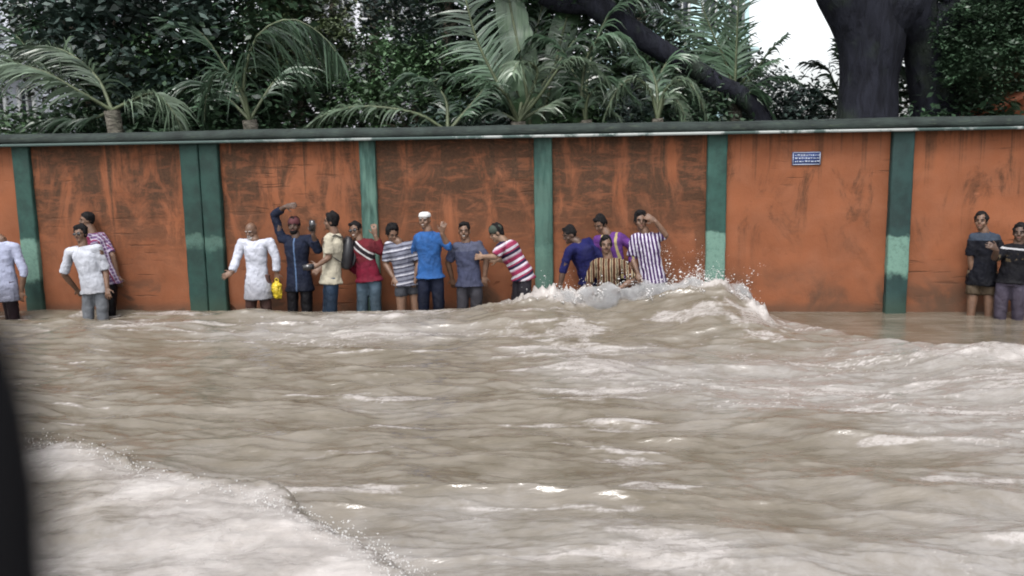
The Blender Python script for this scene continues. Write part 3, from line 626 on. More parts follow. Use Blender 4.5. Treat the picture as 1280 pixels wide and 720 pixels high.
# the great dark twin trunk at the right
yb = 12.7; P = lambda px, py, dy=0: W(px, py, yb + dy)
bt = P(1085, 150); e = empty('great_tree', (bt[0], yb, -.4), 'massive dark old tree with twin trunks rising behind the right part of the wall', 'tree')
def trunk_tube(mb, pts, rad, n=22, seed=0):
    Q = curve_pts(pts, 20); rr = np.interp(np.linspace(0, 1, 20), np.linspace(0, 1, len(rad)), rad); rng = np.random.default_rng(seed); base = mb.n
    mb.tube(Q, list(rr), n); V = mb.V[-3] if False else None
mb = MB(); b0 = np.array([bt[0], yb, -.45])
trunk_tube(mb, [b0, P(1083, 170), P(1086, 100), P(1088, 40), P(1062, -20), P(1030, -80)], [.70, .42, .385, .47, .48, .42], seed=1)
trunk_tube(mb, [P(1085, 110), P(1093, 50), P(1112, 5), P(1135, -30), P(1150, -90)], [.34, .36, .52, .42, .36], seed=2)
tr = mb.build('trunk', bark_dark, e, True)
mb = MB(); trunk_tube(mb, [np.array([P(1172, 150)[0], yb + .2, -.45]), P(1168, 165, .2), P(1162, 100, .2), P(1152, 50, .1), P(1130, 8, 0)], [.42, .33, .30, .28, .42], seed=3); mb.build('trunk', bark_dark, e, True)
mb = MB(); trunk_tube(mb, [P(1148, 42, .1), P(1200, 26, 0), P(1250, -8, -.1), P(1330, -40, -.2)], [.30, .36, .30, .22], seed=4); mb.build('limb', bark_dark, e, True)
mb = MB(); trunk_tube(mb, [P(1175, 45, .3), P(1215, 40, .4), P(1270, 10, .5), P(1320, 5, .6)], [.22, .22, .18, .12], seed=5); mb.build('limb', bark_dark, e, True)
ky = crown_me[1].copy(); ky.materials.clear(); ky.materials.append(leaf_ms[0])
for (px, py, dy, sc) in ((1232, 60, -.55, .36), (1275, 30, -.6, .42), (1250, -75, .8, .75), (1320, 5, .9, .7), (1140, -130, .5, .8), (1010, -160, .5, .7)):
    o = link('crown', ky, None, None); o.parent = e; o.matrix_parent_inverse = Matrix(); o.location = Vector(P(px, py, dy)) - e.location; o.scale = (sc * 1.3, sc, sc); o.rotation_euler = (0, 0, px)
# the dark leaning trunk crossing the middle palms
yb2 = 13.15; Q = lambda px, py, dy=0: W(px, py, yb2 + dy); bb = Q(965, 190); e = empty('leaning_tree', (bb[0], yb2, -.4), 'dark thick trunk leaning steeply up to the left behind the small drooping palm', 'tree')
mb = MB(); trunk_tube(mb, [np.array([Q(1035, 230)[0], yb2, -.45]), Q(960, 160), Q(890, 100), Q(822, 60), Q(770, 25), Q(722, -12), Q(690, -50)], [.17, .15, .13, .15, .18, .19, .14], seed=6); mb.build('trunk', bark_dark, e, True)
mb = MB(); trunk_tube(mb, [Q(800, 48), Q(788, 20, .1), Q(795, -20, .2)], [.10, .06, .04], 8, 7); mb.build('limb', bark_dark, e, True)
mb = MB(); trunk_tube(mb, [Q(742, 5), Q(700, 2, .1), Q(665, -15, .2), Q(640, -40, .2)], [.16, .16, .12, .08], 8, 7); mb.build('limb', bark_dark, e, True)
ky = crown_me[2].copy(); ky.materials.clear(); ky.materials.append(leaf_ms[0])
o = link('crown', ky, None, None); o.parent = e; o.matrix_parent_inverse = Matrix(); o.location = Vector(Q(700, -80, .3)) - e.location; o.scale = (.8, .7, .55)

# ------------------------------------------------------------------ buildings beyond the trees
def building(px0, px1, y, top_py, label, wallcol, floors, bays, cat='building', name='apartment_building'):
    x0 = (px0 - 640) * y / FPX; x1 = (px1 - 640) * y / FPX; zt = W(640, top_py, y)[2]; e = empty(name, ((x0 + x1) / 2, y, -.3), label, cat)
    wm = simple(label[:10].replace(' ', '_') + '_wall', wallcol, .8, .12, .6, bump=.1)
    mb = MB(); mb.box(((x0 + x1) / 2, y + 3.3, (zt - .3) / 2), (x1 - x0, 6, zt + .3)); mb.build('wall', wm, e)
    mb = MB(); mb.box(((x0 + x1) / 2, y + 3.3, zt + .1), (x1 - x0 + .5, 6.5, .2)); mb.build('roof', wm, e)
    fh = (zt + .3) / floors; bw = (x1 - x0) / bays; gl = bpy.data.materials.get('dark_glass') or simple('dark_glass', (.03, .035, .045), .12, .2); fm_ = bpy.data.materials.get('window_frame') or simple('window_frame', (.35, .36, .36), .5)
    for i in range(floors):
        for j in range(bays):
            c = np.array([x0 + (j + .5) * bw, y + .27, -.3 + (i + .58) * fh]); ww, wh = bw * .5, fh * .48
            f = MB(); t = .09
            f.box(c + [0, 0, wh / 2], (ww, .14, t)); f.box(c - [0, 0, wh / 2], (ww + .2, .2, t)); f.box(c + [ww / 2, 0, 0], (t, .14, wh - t)); f.box(c - [ww / 2, 0, 0], (t, .14, wh - t)); f.box(c, (.05, .1, wh - t))
            fo_ = f.build('window', fm_, e); p = MB(); p.box(c + [0, .02, 0], (ww - t, .03, wh - t)); p.build('pane', gl, fo_)
        mb = MB(); mb.box(((x0 + x1) / 2, y - .1, -.3 + i * fh + .1), (x1 - x0 + .3, .9, .16)); mb.build('balcony', wm, e)
building(-260, 62, 24, -40, 'white painted block of flats seen behind the left palm', (.42, .44, .49), 3, 9)
building(335, 575, 26, -60, 'pale grey house glimpsed through the trees left of the middle', (.42, .43, .46), 3, 8, name='house', cat='house')
building(770, 935, 34, -30, 'pale teal block behind the spiky palm', (.42, .58, .60), 3, 5)
# low orange lean-to roof at the right edge
a = W(1262, 126, 13.0); e = empty('lean_to', (a[0] + .6, 13.0, -.3), 'low orange lean-to with sloping roof behind the wall at the right edge', 'shed')
mb = MB(); mb.box((a[0] + 1.1, 13.6, 1.2), (2.2, 1.0, 2.9)); mb.build('wall', simple('orange_shed', (.34, .11, .05), .85), e)
mb = MB(); sl_ = W(1200, 152, 12.9); sr = W(1290, 112, 12.9); V = []
for q in (sl_, sr): 
    for dy in (0, 1.5):
        for dz in (0, -.07): V.append(q + np.array([0, dy, dz]))
mb.add(V, [[0, 4, 6, 2], [1, 3, 7, 5], [0, 1, 5, 4], [2, 6, 7, 3], [0, 2, 3, 1], [4, 5, 7, 6]]); mb.build('roof', simple('orange_sheet', (.36, .12, .06), .7, .3, 5), e)

# ------------------------------------------------------------------ the bus window post beside the camera
g = NG('black_rubber'); rub = g.fin((.003, .003, .0035), .9, .05)
def near(px, py, d): return cam_o + ray(px, py) * d * .68
e = empty('window_post', tuple(near(-30, 700, .20)), 'black rubber-edged window post of the vehicle at the lower left edge', 'window frame')
mb = MB(); mb.tube([near(-90, 330, .22), near(-58, 400, .215), near(-24, 450, .21), near(-6, 520, .205), near(5, 620, .20), near(10, 730, .20), near(12, 900, .20)], [.0052, .0054, .0056, .0056, .006, .006, .006], 16); mb.build('rubber_edge', rub, e, True)
mb = MB(); mb.tube([near(-150, 330, .24), near(-130, 450, .23), near(-110, 620, .22), near(-106, 900, .22)], [.0125, .0138, .015, .015], 12); mb.build('post', rub, e, True)
# ------------------------------------------------------------------ people
def remesh(mb, voxel, name, smooth_it=2):
    V, F = mb.arrays(); me = np_mesh('tmp', V, F); o = bpy.data.objects.new('tmp', me); COL.objects.link(o)
    m = o.modifiers.new('r', 'REMESH'); m.mode = 'VOXEL'; m.voxel_size = voxel; m.use_smooth_shade = True
    if smooth_it: s = o.modifiers.new('s', 'SMOOTH'); s.factor = .5; s.iterations = smooth_it
    dg = bpy.context.evaluated_depsgraph_get(); out = bpy.data.meshes.new_from_object(o.evaluated_get(dg)); out.name = name
    bpy.data.objects.remove(o); bpy.data.meshes.remove(me); out.materials.clear(); return out
def coords(me): a = np.empty(len(me.vertices) * 3, np.float32); me.vertices.foreach_get('co', a); return a.reshape(-1, 3).astype(float)
def normals(me): a = np.empty(len(me.vertices) * 3, np.float32); me.vertices.foreach_get('normal', a); return a.reshape(-1, 3).astype(float)
def unit(v): v = np.asarray(v, float); return v / (np.linalg.norm(v) + 1e-9)

def cloth_mat(name, kind, cols, rough=.8, scale=1.0):
    """cols: linear colours; kind: plain, vstripe, hstripe, check. Pattern runs in the garment's own coordinates."""
    cols = [tuple(q * (.78 if min(c_) > .3 else .60) for q in c_) for c_ in cols]
    g = NG(name); a = g.attr('cloth', 'Vector'); s = g.n('SeparateXYZ'); g.l(a, s.inputs[0]); S, Hh = s.outputs[0], s.outputs[1]
    nz = g.noise(a, 9, 5, .6); wob = g.math('MULTIPLY', g.math('SUBTRACT', nz, .5), .014)
    def band(x, period, frac, ph=0.0):
        f = g.math('FRACT', g.math('ADD', g.math('MULTIPLY', g.math('ADD', x, wob), 1 / period), ph)); return g.math('LESS_THAN', f, frac)
    c = g.mix(0.0, cols[0], cols[0])
    if kind == 'vstripe':
        c = g.mix(band(S, .052 * scale, .42), c, cols[1])
        if len(cols) > 2: c = g.mix(band(S, .052 * scale, .16, .35), c, cols[2])
    if kind == 'hstripe':
        c = g.mix(band(Hh, .085 * scale, .36), c, cols[1])
        if len(cols) > 2: c = g.mix(band(Hh, .17 * scale, .17, .3), c, cols[2])
        if len(cols) > 3: c = g.mix(band(Hh, .17 * scale, .09, .55), c, cols[3])
    if kind == 'check':
        c = g.mix(g.math('MULTIPLY', band(S, .040 * scale, .35), .75), c, cols[1]); c = g.mix(g.math('MULTIPLY', band(Hh, .045 * scale, .30), .6), c, cols[1])
        if len(cols) > 2: c = g.mix(band(S, .080 * scale, .14, .4), c, cols[2])
    if kind == 'zip':
        c = g.mix(g.math('LESS_THAN', g.math('ABSOLUTE', g.math('ADD', S, wob)), .008), c, cols[1])
    if kind == 'diag':
        dd = g.math('ADD', g.math('MULTIPLY', S, .75), g.math('MULTIPLY', Hh, .62)); x = g.math('SUBTRACT', dd, .24)
        c = g.mix(g.math('LESS_THAN', g.math('ABSOLUTE', x), .042), c, cols[1]); c = g.mix(g.math('LESS_THAN', g.math('ABSOLUTE', g.math('SUBTRACT', g.math('ABSOLUTE', x), .030)), .009), c, cols[2])
        c = g.mix(g.math('LESS_THAN', Hh, .20), c, cols[3])
    if kind == 'yoke':
        c = g.mix(g.math('GREATER_THAN', g.math('ADD', Hh, wob), .36), c, cols[1])
    if kind == 'lines':
        c = g.mix(g.math('LESS_THAN', g.math('ABSOLUTE', g.math('SUBTRACT', Hh, .36)), .010), c, cols[1]); c = g.mix(g.math('MULTIPLY', g.ramp(nz, .55, .6), g.math('LESS_THAN', g.math('ABSOLUTE', g.math('SUBTRACT', Hh, .26)), .05)), c, cols[2])
    c = g.mix(g.ramp(nz, .3, .7, .0, .3), c, (0.02, .02, .02))
    wz = g.n('SeparateXYZ'); g.l(g.obj(), wz.inputs[0]); wet = g.ramp(g.math('ADD', wz.outputs[2], g.math('MULTIPLY', g.math('SUBTRACT', nz, .5), .25)), .60, .22, 0, 1)
    c = g.mix(wet, c, g.mix(1.0, c, (.42, .40, .38), 'MULTIPLY')); rough = g.mix(wet, (rough,) * 3, (.35,) * 3)
    g.bump(g.noise(a, 14, 4, .6, .5), .6, .025)
    return g.fin(c, rough, .10)
def skin_mat(name, col):
    g = NG(name); v = g.obj(); n = g.noise(v, 18, 4); c = g.mix(g.ramp(n, .3, .7), tuple(x * .8 for x in col), tuple(x * 1.2 for x in col)); return g.fin(c, .5, .4)
SK = [skin_mat('skin_brown', (.115, .064, .041)), skin_mat('skin_dark', (.062, .035, .024)), skin_mat('skin_light', (.17, .105, .07))]
hair_m = simple('hair_black', (.008, .0075, .008), .85, .4, 40, .12, .5, 120); grey_m = simple('hair_grey', (.30, .29, .28), .8); white_eye = simple('eye_white', (.11, .10, .09), .6); lip_m = simple('lips', (.16, .06, .05), .5); teeth_m = simple('teeth', (.42, .40, .36), .4)
lens_m = simple('dark_lens', (.008, .008, .010), .12, .2, spec=.8); black_m = simple('black_plastic', (.015, .015, .018), .4)

def person(label, head, nb, hip, off=.4, yaw=0, hyaw=0, htilt=0, hpitch=0, shl=None, shr=None, arml=None, armr=None, sleeve=.42, hem=.10, top=None, bottom=None, bare=False,
           skin=0, hair='short', glasses=False, beard=None, cap=None, smile=False, knees=None, size=1.0, width=.93, legs_long=True, hem_flare=1.08, under=None, seed=0, collar=False):
    def p3(q): return near_wall(q[0], q[1], off + (q[2] if len(q) > 2 else 0))
    H_, N_, P_ = p3(head), p3(nb), p3(hip); H_ = H_ + (N_ - H_) * .13
    fw = lambda a: unit(-WN * math.cos(R(a)) + WT * math.sin(R(a)))
    tdir = unit(N_ - P_); front = fw(yaw); lat = unit(np.cross(tdir, front)); lat = -lat if lat @ WT < 0 and abs(yaw) < 90 else lat; front = unit(np.cross(lat, tdir)); front = front if front @ fw(yaw) > 0 else -front
    Ls = p3(shl) if shl else N_ - lat * .17 - tdir * .05; Rs = p3(shr) if shr else N_ + lat * .17 - tdir * .05
    foot = np.array([P_[0], P_[1], -.45]); e = empty('person', tuple(foot), label, 'person', None)
    k = size; TL = np.linalg.norm(N_ - P_)
    def torso(mb, g_, hemlen=None, flare=1.0):
        pts = [P_ + tdir * TL * t for t in (.0, .18, .38, .62, .80, .90, .98)]
        rad = [(.150, .112), (.145, .105), (.132, .100), (.150, .112), (.158, .105), (.115, .085), (.065, .062)]
        rad = [(a * k * width + g_, b * k + g_) for a, b in rad]
        if hemlen is not None:
            dn = unit(-tdir * .5 + np.array([0, 0, -1.0]))
            pts = [P_ + dn * hemlen, P_ + dn * hemlen * .5] + pts; rad = [((.172 * width * k + g_) * flare, (.125 * k + g_) * flare), ((.162 * width * k + g_) * (1 + flare) / 2, (.115 * k + g_) * (1 + flare) / 2)] + rad
        mb.tube(pts, rad, 20, lat=lat)
        for S_ in (Ls, Rs): mb.tube([N_ - tdir * .06, (N_ - tdir * .055) * .45 + S_ * .55, S_], [.056 * k + g_, .055 * k + g_, .048 * k + g_], 12)
        for S_ in (Ls, Rs): mb.ball(S_, .047 * k + g_)
    arms = []
    for S_, A, sg_ in ((Ls, arml, -1), (Rs, armr, 1)):
        if A is None: A = None; E_ = S_ + lat * sg_ * .05 - np.array([0, 0, .28]) + front * -.02; W_ = E_ + np.array([0, 0, -.23]) + front * .06; Hd = unit(W_ - E_)
        else: E_, W_ = p3(A[0]), p3(A[1]); Hd = unit(p3(A[2]) - W_) if len(A) > 2 else unit(W_ - E_)
        arms.append((S_, E_, W_, Hd, sg_))
    # legs
    hips = [P_ - lat * .076 * k, P_ + lat * .076 * k]; legs = []
    for i, hp in enumerate(hips):
        if knees: K_ = p3(knees[i])
        else: K_ = np.array([hp[0] + (i - .5) * .035, hp[1], (hp[2] - .45) / 2 + .02]) + front * .04
        A_ = np.array([K_[0] + (i - .5) * .03, K_[1] + .03, -.38]); legs.append((hp, K_, A_))
    # body
    mb = MB(); torso(mb, -.012)
    up = unit(np.array([0, 0, 1.0]) * math.cos(R(htilt)) + WT * math.sin(R(htilt))); hf = unit(fw(hyaw)); hf = unit(hf - up * (hf @ up)); 
    if hpitch: hf, up = unit(hf * math.cos(R(hpitch)) - up * math.sin(R(hpitch))), unit(up * math.cos(R(hpitch)) + hf * math.sin(R(hpitch)))
    hr = unit(np.cross(hf, up)); ax = np.array([hr, hf, up]); C_ = H_
    kh = k * .88
    def hp_(a, b, c): return C_ + (hr * a + hf * b + up * c) * kh
    mb.ball(hp_(0, -.012, .022), np.array([.074, .090, .092]) * kh, 18, 12, ax); mb.ball(hp_(0, .020, -.045), np.array([.058, .066, .070]) * kh, 14, 10, ax)
    mb.ball(hp_(0, .062, -.088), np.array([.028, .022, .022]) * kh, 10, 8, ax); mb.ball(hp_(0, .066, .022), np.array([.052, .018, .013]) * kh, 10, 8, ax)
    mb.tube([hp_(0, .074, .012), hp_(0, .096, -.020), hp_(0, .078, -.034)], [.009 * kh, .014 * kh, .010 * kh], 8)
    for q in (-1, 1): mb.ball(hp_(q * .075, -.008, -.008), np.array([.010, .020, .032]) * kh, 8, 6, ax); mb.ball(hp_(q * .040, .055, -.030), np.array([.024, .020, .022]) * kh, 8, 6, ax)
    mb.tube([N_ - tdir * .05, N_ + tdir * .01, hp_(0, -.015, -.06)], [.062 * k, .056 * k, .054 * k], 12)
    for S_, E_, W_, Hd, sg_ in arms:
        mb.tube([S_, S_ * .6 + E_ * .4, E_], [.048 * k, .046 * k, .037 * k], 10); mb.tube([E_, E_ * .65 + W_ * .35, W_], [.037 * k, .038 * k, .026 * k], 10); mb.ball(E_, .037 * k)
        side = unit(np.cross(Hd, -WN + np.array([0, 0, .3]))); nrm = unit(np.cross(side, Hd)); pc = W_ + Hd * .045 * k
        mb.tube([W_, W_ + Hd * .03, W_ + Hd * .085 * k], [(.028, .018), (.038, .017), (.040, .014)], 10, lat=side)
        for fi, (o_, l_) in enumerate(((-.032, .060), (-.011, .074), (.011, .070), (.032, .054))):
            b0 = W_ + Hd * .078 + side * o_ * k; d1 = unit(Hd + side * o_ * 3.0 - nrm * .25); b1 = b0 + d1 * l_ * .55; d2 = unit(d1 - nrm * .7); mb.tube([b0, b1, b1 + d2 * l_ * .5], [.0088, .0082, .0068], 6)
        b0 = W_ + Hd * .025 - side * .028 * sg_; d1 = unit(Hd * .6 - side * sg_ * .8 - nrm * .3); mb.tube([b0, b0 + d1 * .038, b0 + d1 * .055 + Hd * .022], [.012, .010, .008], 6)
    for hp, K_, A_ in legs:
        lr = (.078, .066, .048) if bare else (.066, .056, .044)
        mb.tube([hp, hp * .5 + K_ * .5, K_], [q * k for q in lr], 12); mb.tube([K_, K_ * .65 + A_ * .35, A_], [.047 * k, .048 * k, .034 * k], 12); mb.ball(K_, .046 * k)
        mb.ball(A_ + front * .06 - np.array([0, 0, .035]), (.045, .045, .03), 10, 8); mb.ball(A_ + front * .13 - np.array([0, 0, .045]), (.04, .04, .022), 10, 8)
    me = remesh(mb, .0085, 'person_body', 1); body = link('body', me, SK[skin], e, True)
    # face details
    for q in (-1, 1):
        m_ = MB(); m_.ball(hp_(q * .030, .071, .004), np.array([.012, .006, .0040]) * kh, 10, 8, ax); eo = m_.build('eye', white_eye, body, True); 
        m2 = MB(); m2.ball(hp_(q * .030, .0785, .004), np.array([.0066, .003, .0042]) * kh, 8, 6, ax); m2.build('iris', black_m, eo, True)
    m_ = MB(); m_.ball(hp_(0, .080, -.056), np.array([.024, .009, .0065 if not smile else .010]) * kh, 12, 8, ax); mo = m_.build('mouth', lip_m, body, True)
    if smile: m_ = MB(); m_.ball(hp_(0, .086, -.056), np.array([.019, .005, .0055]) * kh, 12, 8, ax); m_.build('teeth', teeth_m, mo, True)
    for q in (-1, 1): m_ = MB(); m_.tube([hp_(q * .014, .083, .024), hp_(q * .032, .082, .030), hp_(q * .052, .066, .024)], [.0035, .0048, .003], 6); m_.build('eyebrow', hair_m if hair != 'bald' else grey_m, body)
    rng = np.random.default_rng(seed + 5)
    if hair in ('short', 'bushy'):
        gr = .010 if hair == 'short' else .026; m_ = MB(); m_.ball(hp_(0, -.026, .036), np.array([.078 + gr * .6, .090, .088 + gr]) * kh, 22, 16, ax); m_.ball(hp_(0, -.050, -.005), np.array([.070, .055, .062]) * kh, 14, 10, ax); m_.ball(hp_(.015, .035, .088 + gr * .5), np.array([.050, .032, .022 + gr * .4]) * kh, 12, 8, ax)
        hm = remesh(m_, .0085, 'hair', 0); Vh = coords(hm); Nh = normals(hm); Vh += Nh * (samp(NT, Vh[:, 0] + Vh[:, 1], Vh[:, 2], .12) * .0045)[:, None]; hm.vertices.foreach_set('co', Vh.astype(np.float32).ravel()); link('hair', hm, hair_m, e, True)
    if cap:
        kind, mat = cap; m_ = MB()
        if kind == 'skullcap':
            n = 24; Vc = []; F = []
            for i, (r_, z_) in enumerate(((.081, .042), (.085, .046), (.082, .074), (.070, .096), (.042, .109), (.0, .113))):
                for j in range(n): a = 2 * math.pi * j / n; Vc.append(hp_(math.cos(a) * r_, math.sin(a) * (r_ + .014 if r_ else 0) - .014, z_ + .0 * math.sin(a)))
            F = [[i * n + j, i * n + (j + 1) % n, (i + 1) * n + (j + 1) % n, (i + 1) * n + j] for i in range(5) for j in range(n)]; m_.add(Vc, F)
        else:
            m_.ball(hp_(0, -.012, .050), np.array([.084, .100, .082]) * kh, 20, 12, ax)
            if kind == 'peaked': m_.tube([hp_(-.05, .085, .040), hp_(0, .10, .046), hp_(.05, .085, .040)], [(.045, .006), (.055, .007), (.045, .006)], 10, lat=hf)
        m_.build('cap', mat, e, True)
    if beard:
        m_ = MB(); bm = grey_m if beard == 'grey' else hair_m
        if beard in ('full', 'grey'): m_.ball(hp_(0, .030, -.078), np.array([.056, .058, .048]) * kh, 14, 10, ax)
        m_.ball(hp_(0, .084, -.044), np.array([.028, .008, .006]) * kh, 10, 6, ax); m_.build('beard' if beard in ('full', 'grey') else 'moustache', bm, body, True)
    if glasses:
        m_ = MB()
        for q in (-1, 1): m_.ball(hp_(q * .033, .088, .006), np.array([.027, .006, .018]) * kh, 14, 8, ax); m_.tube([hp_(q * .058, .082, .010), hp_(q * .080, .0, .010)], [.003, .003], 6)
        m_.tube([hp_(-.012, .094, .010), hp_(.012, .094, .010)], [.003, .003], 6); m_.build('glasses', lens_m, e, True)
    # clothes
    def garment(mb, voxel, name, mat, fold=.0085, axis=None):
        me = remesh(mb, voxel, name, 1); V = coords(me); Nn = normals(me); D = V - P_; s = D @ lat; h = D @ tdir; f = D @ front
        n1 = samp(NT, s * 1.0 + f * .7 + seed, h * 1.7 + s * .8, .85); n2 = samp(NT, s * 2.2 + f, h * .9 - s * .9 + seed, .30); rdg = (1 - np.abs(n1)).clip(-1.2, 1) * .6 + n2 * .4
        V = V + Nn * (fold * rdg)[:, None]; me.vertices.foreach_set('co', V.astype(np.float32).ravel())
        a = me.attributes.new('cloth', 'FLOAT_VECTOR', 'POINT'); a.data.foreach_set('vector', np.stack([s, h, f], -1).astype(np.float32).ravel())
        return link(name, me, mat, e, True)
    mb = MB(); torso(mb, .010, hem, hem_flare)
    for S_, E_, W_, Hd, sg_ in arms:
        if sleeve <= .5: q = S_ + (E_ - S_) * (sleeve / .5); mb.tube([S_, (S_ + q) / 2, q], [.056 * k, .057 * k, .058 * k], 14)
        else: q = E_ + (W_ - E_) * ((sleeve - .5) / .5); mb.tube([S_, (S_ + E_) / 2, E_], [.056 * k, .054 * k, .048 * k], 14); mb.ball(E_, .052 * k); mb.tube([E_, (E_ + q) / 2, q], [.052 * k, .050 * k, .046 * k], 14)
    garment(mb, .0105, 'shirt', top)
    if collar: m_ = MB(); m_.tube([N_ - tdir * .035 - lat * .0, N_ - tdir * .0 ], [(.078 * k, .072 * k), (.066 * k, .062 * k)], 16, lat=lat); o = m_.build('collar', top, e, True); a = o.data.attributes.new('cloth', 'FLOAT_VECTOR', 'POINT'); a.data.foreach_set('vector', np.full(len(o.data.vertices) * 3, .031, np.float32))
    mb = MB(); mb.tube([P_ - np.array([0, 0, .06]), P_, P_ + tdir * .10], [(.138 * k * width, .104 * k), (.140 * k * width, .104 * k), (.128 * k * width, .096 * k)], 16, lat=lat)
    for hp, K_, A_ in legs:
        if bare: q = hp + (K_ - hp) * (.42 if hem < .1 else .6); mb.tube([hp, (hp + q) / 2, q], [.081 * k, .084 * k, .084 * k], 14)
        else: mb.tube([hp, (hp + K_) / 2, K_], [.079 * k, .075 * k, .066 * k], 14); mb.ball(K_, .066 * k); mb.tube([K_, (K_ + A_) / 2, A_], [.066 * k, .062 * k, .056 * k], 14)
    garment(mb, .0115, 'shorts' if bare else 'trousers', bottom, .006)
    return dict(e=e, lat=lat, front=front, tdir=tdir, N=N_, P=P_, arms=arms, legs=legs)
CM = cloth_mat
m_white = CM('cotton_white', 'plain', [(.52, .54, .60)]); m_lav = CM('cotton_lavender', 'plain', [(.42, .45, .60)]); m_jlight = CM('jeans_pale', 'plain', [(.34, .38, .44)]); m_dark = CM('trousers_black', 'plain', [(.018, .017, .024)])
m_maroon = CM('trousers_maroon', 'plain', [(.045, .02, .03)]); m_jean = CM('jeans_blue', 'plain', [(.05, .09, .16)]); m_jean2 = CM('jeans_light_blue', 'plain', [(.14, .22, .30)]); m_navy = CM('trousers_navy', 'plain', [(.015, .022, .055)]); m_grey = CM('trousers_grey', 'plain', [(.12, .12, .15)])
P1 = person('man cut off by the left edge, pale lavender long shirt, dark maroon trousers', (-14, 283), (3, 301), (7, 350), .55, yaw=150, hyaw=160, shl=(-12, 312), shr=(19, 310), armr=((30, 340), (27, 364)), arml=((-24, 340), (-22, 362)), sleeve=.62, hem=.26, top=m_lav, bottom=m_maroon, seed=1)
P2 = person('man in white short-sleeved shirt, pale jeans and dark glasses, leaning back', (100, 290), (104, 308), (118, 360), .55, yaw=8, hyaw=-5, htilt=-6, shl=(87, 315), shr=(123, 311), arml=((80, 343), (96, 362, -.15)), armr=((132, 338, -.05), (134, 360, .02)), sleeve=.47, hem=.06, top=m_white, bottom=m_jlight, glasses=True, hair='bushy', beard='moustache', seed=2, collar=True)
P3 = person('man in purple and white checked shirt behind the one in white shirt', (107, 273), (116, 292), (138, 350), .15, yaw=-70, hyaw=-55, shl=(110, 299, .1), shr=(127, 296, -.08), armr=((141, 320), (147, 346)), arml=((118, 325, .1), (122, 345, .1)), sleeve=.42, hem=.05, top=CM('check_purple', 'check', [(.20, .11, .26), (.55, .50, .60), (.30, .05, .12)]), bottom=m_dark, seed=3)
P4 = person('bald old man in long white tunic reaching one arm out low to the left', (313, 287), (319, 301), (322, 343), .42, yaw=4, hyaw=-12, hpitch=18, shl=(302, 304), shr=(338, 303), arml=((295, 326, .05), (290, 341, .15), (276, 347, .2)), armr=((345, 324), (346, 341)), sleeve=.93, hem=.30, hem_flare=1.22, top=CM('tunic_white', 'plain', [(.56, .58, .66)]), bottom=CM('trousers_rose', 'plain', [(.18, .10, .09)]), hair='bald', beard='grey', skin=0, seed=4, width=.84)
P5 = person('bearded man in navy zipped jacket and dark red cap, one arm bent overhead', (367, 280), (370, 296), (374, 345), .36, yaw=0, hyaw=5, shl=(353, 299), shr=(387, 299), arml=((343, 268), (357, 258, .06), (372, 256, .1)), armr=((397, 312, .1), (391, 292, .2), (391, 278, .22)), sleeve=.80, hem=.18, top=CM('jacket_navy', 'zip', [(.014, .020, .045), (.12, .20, .36)]), bottom=m_dark, beard='full', cap=('round', simple('cap_maroon', (.06, .015, .018), .8)), skin=1, seed=5)
P6 = person('man in cream short-sleeved shirt seen from the side, wearing a black backpack', (413, 275), (418, 291), (414, 345), .50, yaw=-68, hyaw=-80, shl=(411, 299, .12), shr=(422, 298, -.1), arml=((411, 322, .16), (397, 332, .2), (390, 333, .22)), armr=((418, 322, -.1), (402, 334, .02)), sleeve=.40, hem=.08, top=CM('cotton_cream', 'plain', [(.50, .46, .36)]), bottom=m_jean, hair='bushy', seed=6, width=.92)
P7 = person('man in maroon tracksuit top with white diagonal stripes, raising a hand', (443, 286), (449, 300), (461, 346), .38, yaw=-8, hyaw=-8, htilt=-8, smile=True, shl=(439, 307), shr=(463, 304), arml=((438, 330, -.05), (450, 346, -.1)), armr=((476, 314, .02), (469, 294, .06), (467, 282, .06)), sleeve=.85, hem=.05, top=CM('tracksuit_maroon', 'diag', [(.16, .018, .028), (.02, .015, .02), (.55, .52, .52), (.20, .012, .035)]), bottom=m_jean2, glasses=True, seed=7)
P8 = person('bushy-haired youth bending forward in grey striped shirt and shorts', (489, 290), (499, 304), (509, 350), .42, yaw=25, hyaw=35, hpitch=25, shl=(486, 308), shr=(518, 306), arml=((482, 330), (492, 347, .08)), armr=((524, 328), (519, 345, .05)), sleeve=.42, hem=.06, bare=True, top=CM('stripe_grey', 'hstripe', [(.26, .27, .34), (.09, .09, .13), (.5, .5, .56)], scale=.6), bottom=CM('shorts_grey', 'plain', [(.13, .14, .17)]), hair='bushy', skin=0, seed=8)
P9 = person('smiling man in white skullcap and bright blue shirt, hand raised by his shoulder', (530, 273), (535, 289), (538, 342), .50, yaw=10, hyaw=-8, shl=(523, 297), shr=(549, 296), arml=((515, 320, -.1), (523, 340, -.15)), armr=((560, 308, .05), (552, 291, .12), (554, 281, .14)), sleeve=.62, hem=.05, top=CM('shirt_blue', 'plain', [(.035, .13, .38)]), bottom=m_navy, hair='bald', cap=('skullcap', simple('cap_white', (.46, .46, .45), .8, .12)), smile=True, seed=9, collar=True)
P10 = person('laughing man with a moustache in slate grey polo shirt and grey trousers', (580, 287), (583, 303), (587, 350), .40, yaw=-5, hyaw=2, shl=(570, 309), shr=(598, 307), arml=((560, 328, -.05), (565, 348, -.1)), armr=((608, 325, .05), (606, 345, .05)), sleeve=.42, hem=.07, top=CM('polo_slate', 'yoke', [(.075, .085, .15), (.10, .11, .17)]), bottom=m_grey, beard='moustache', smile=True, skin=0, seed=10, collar=True)
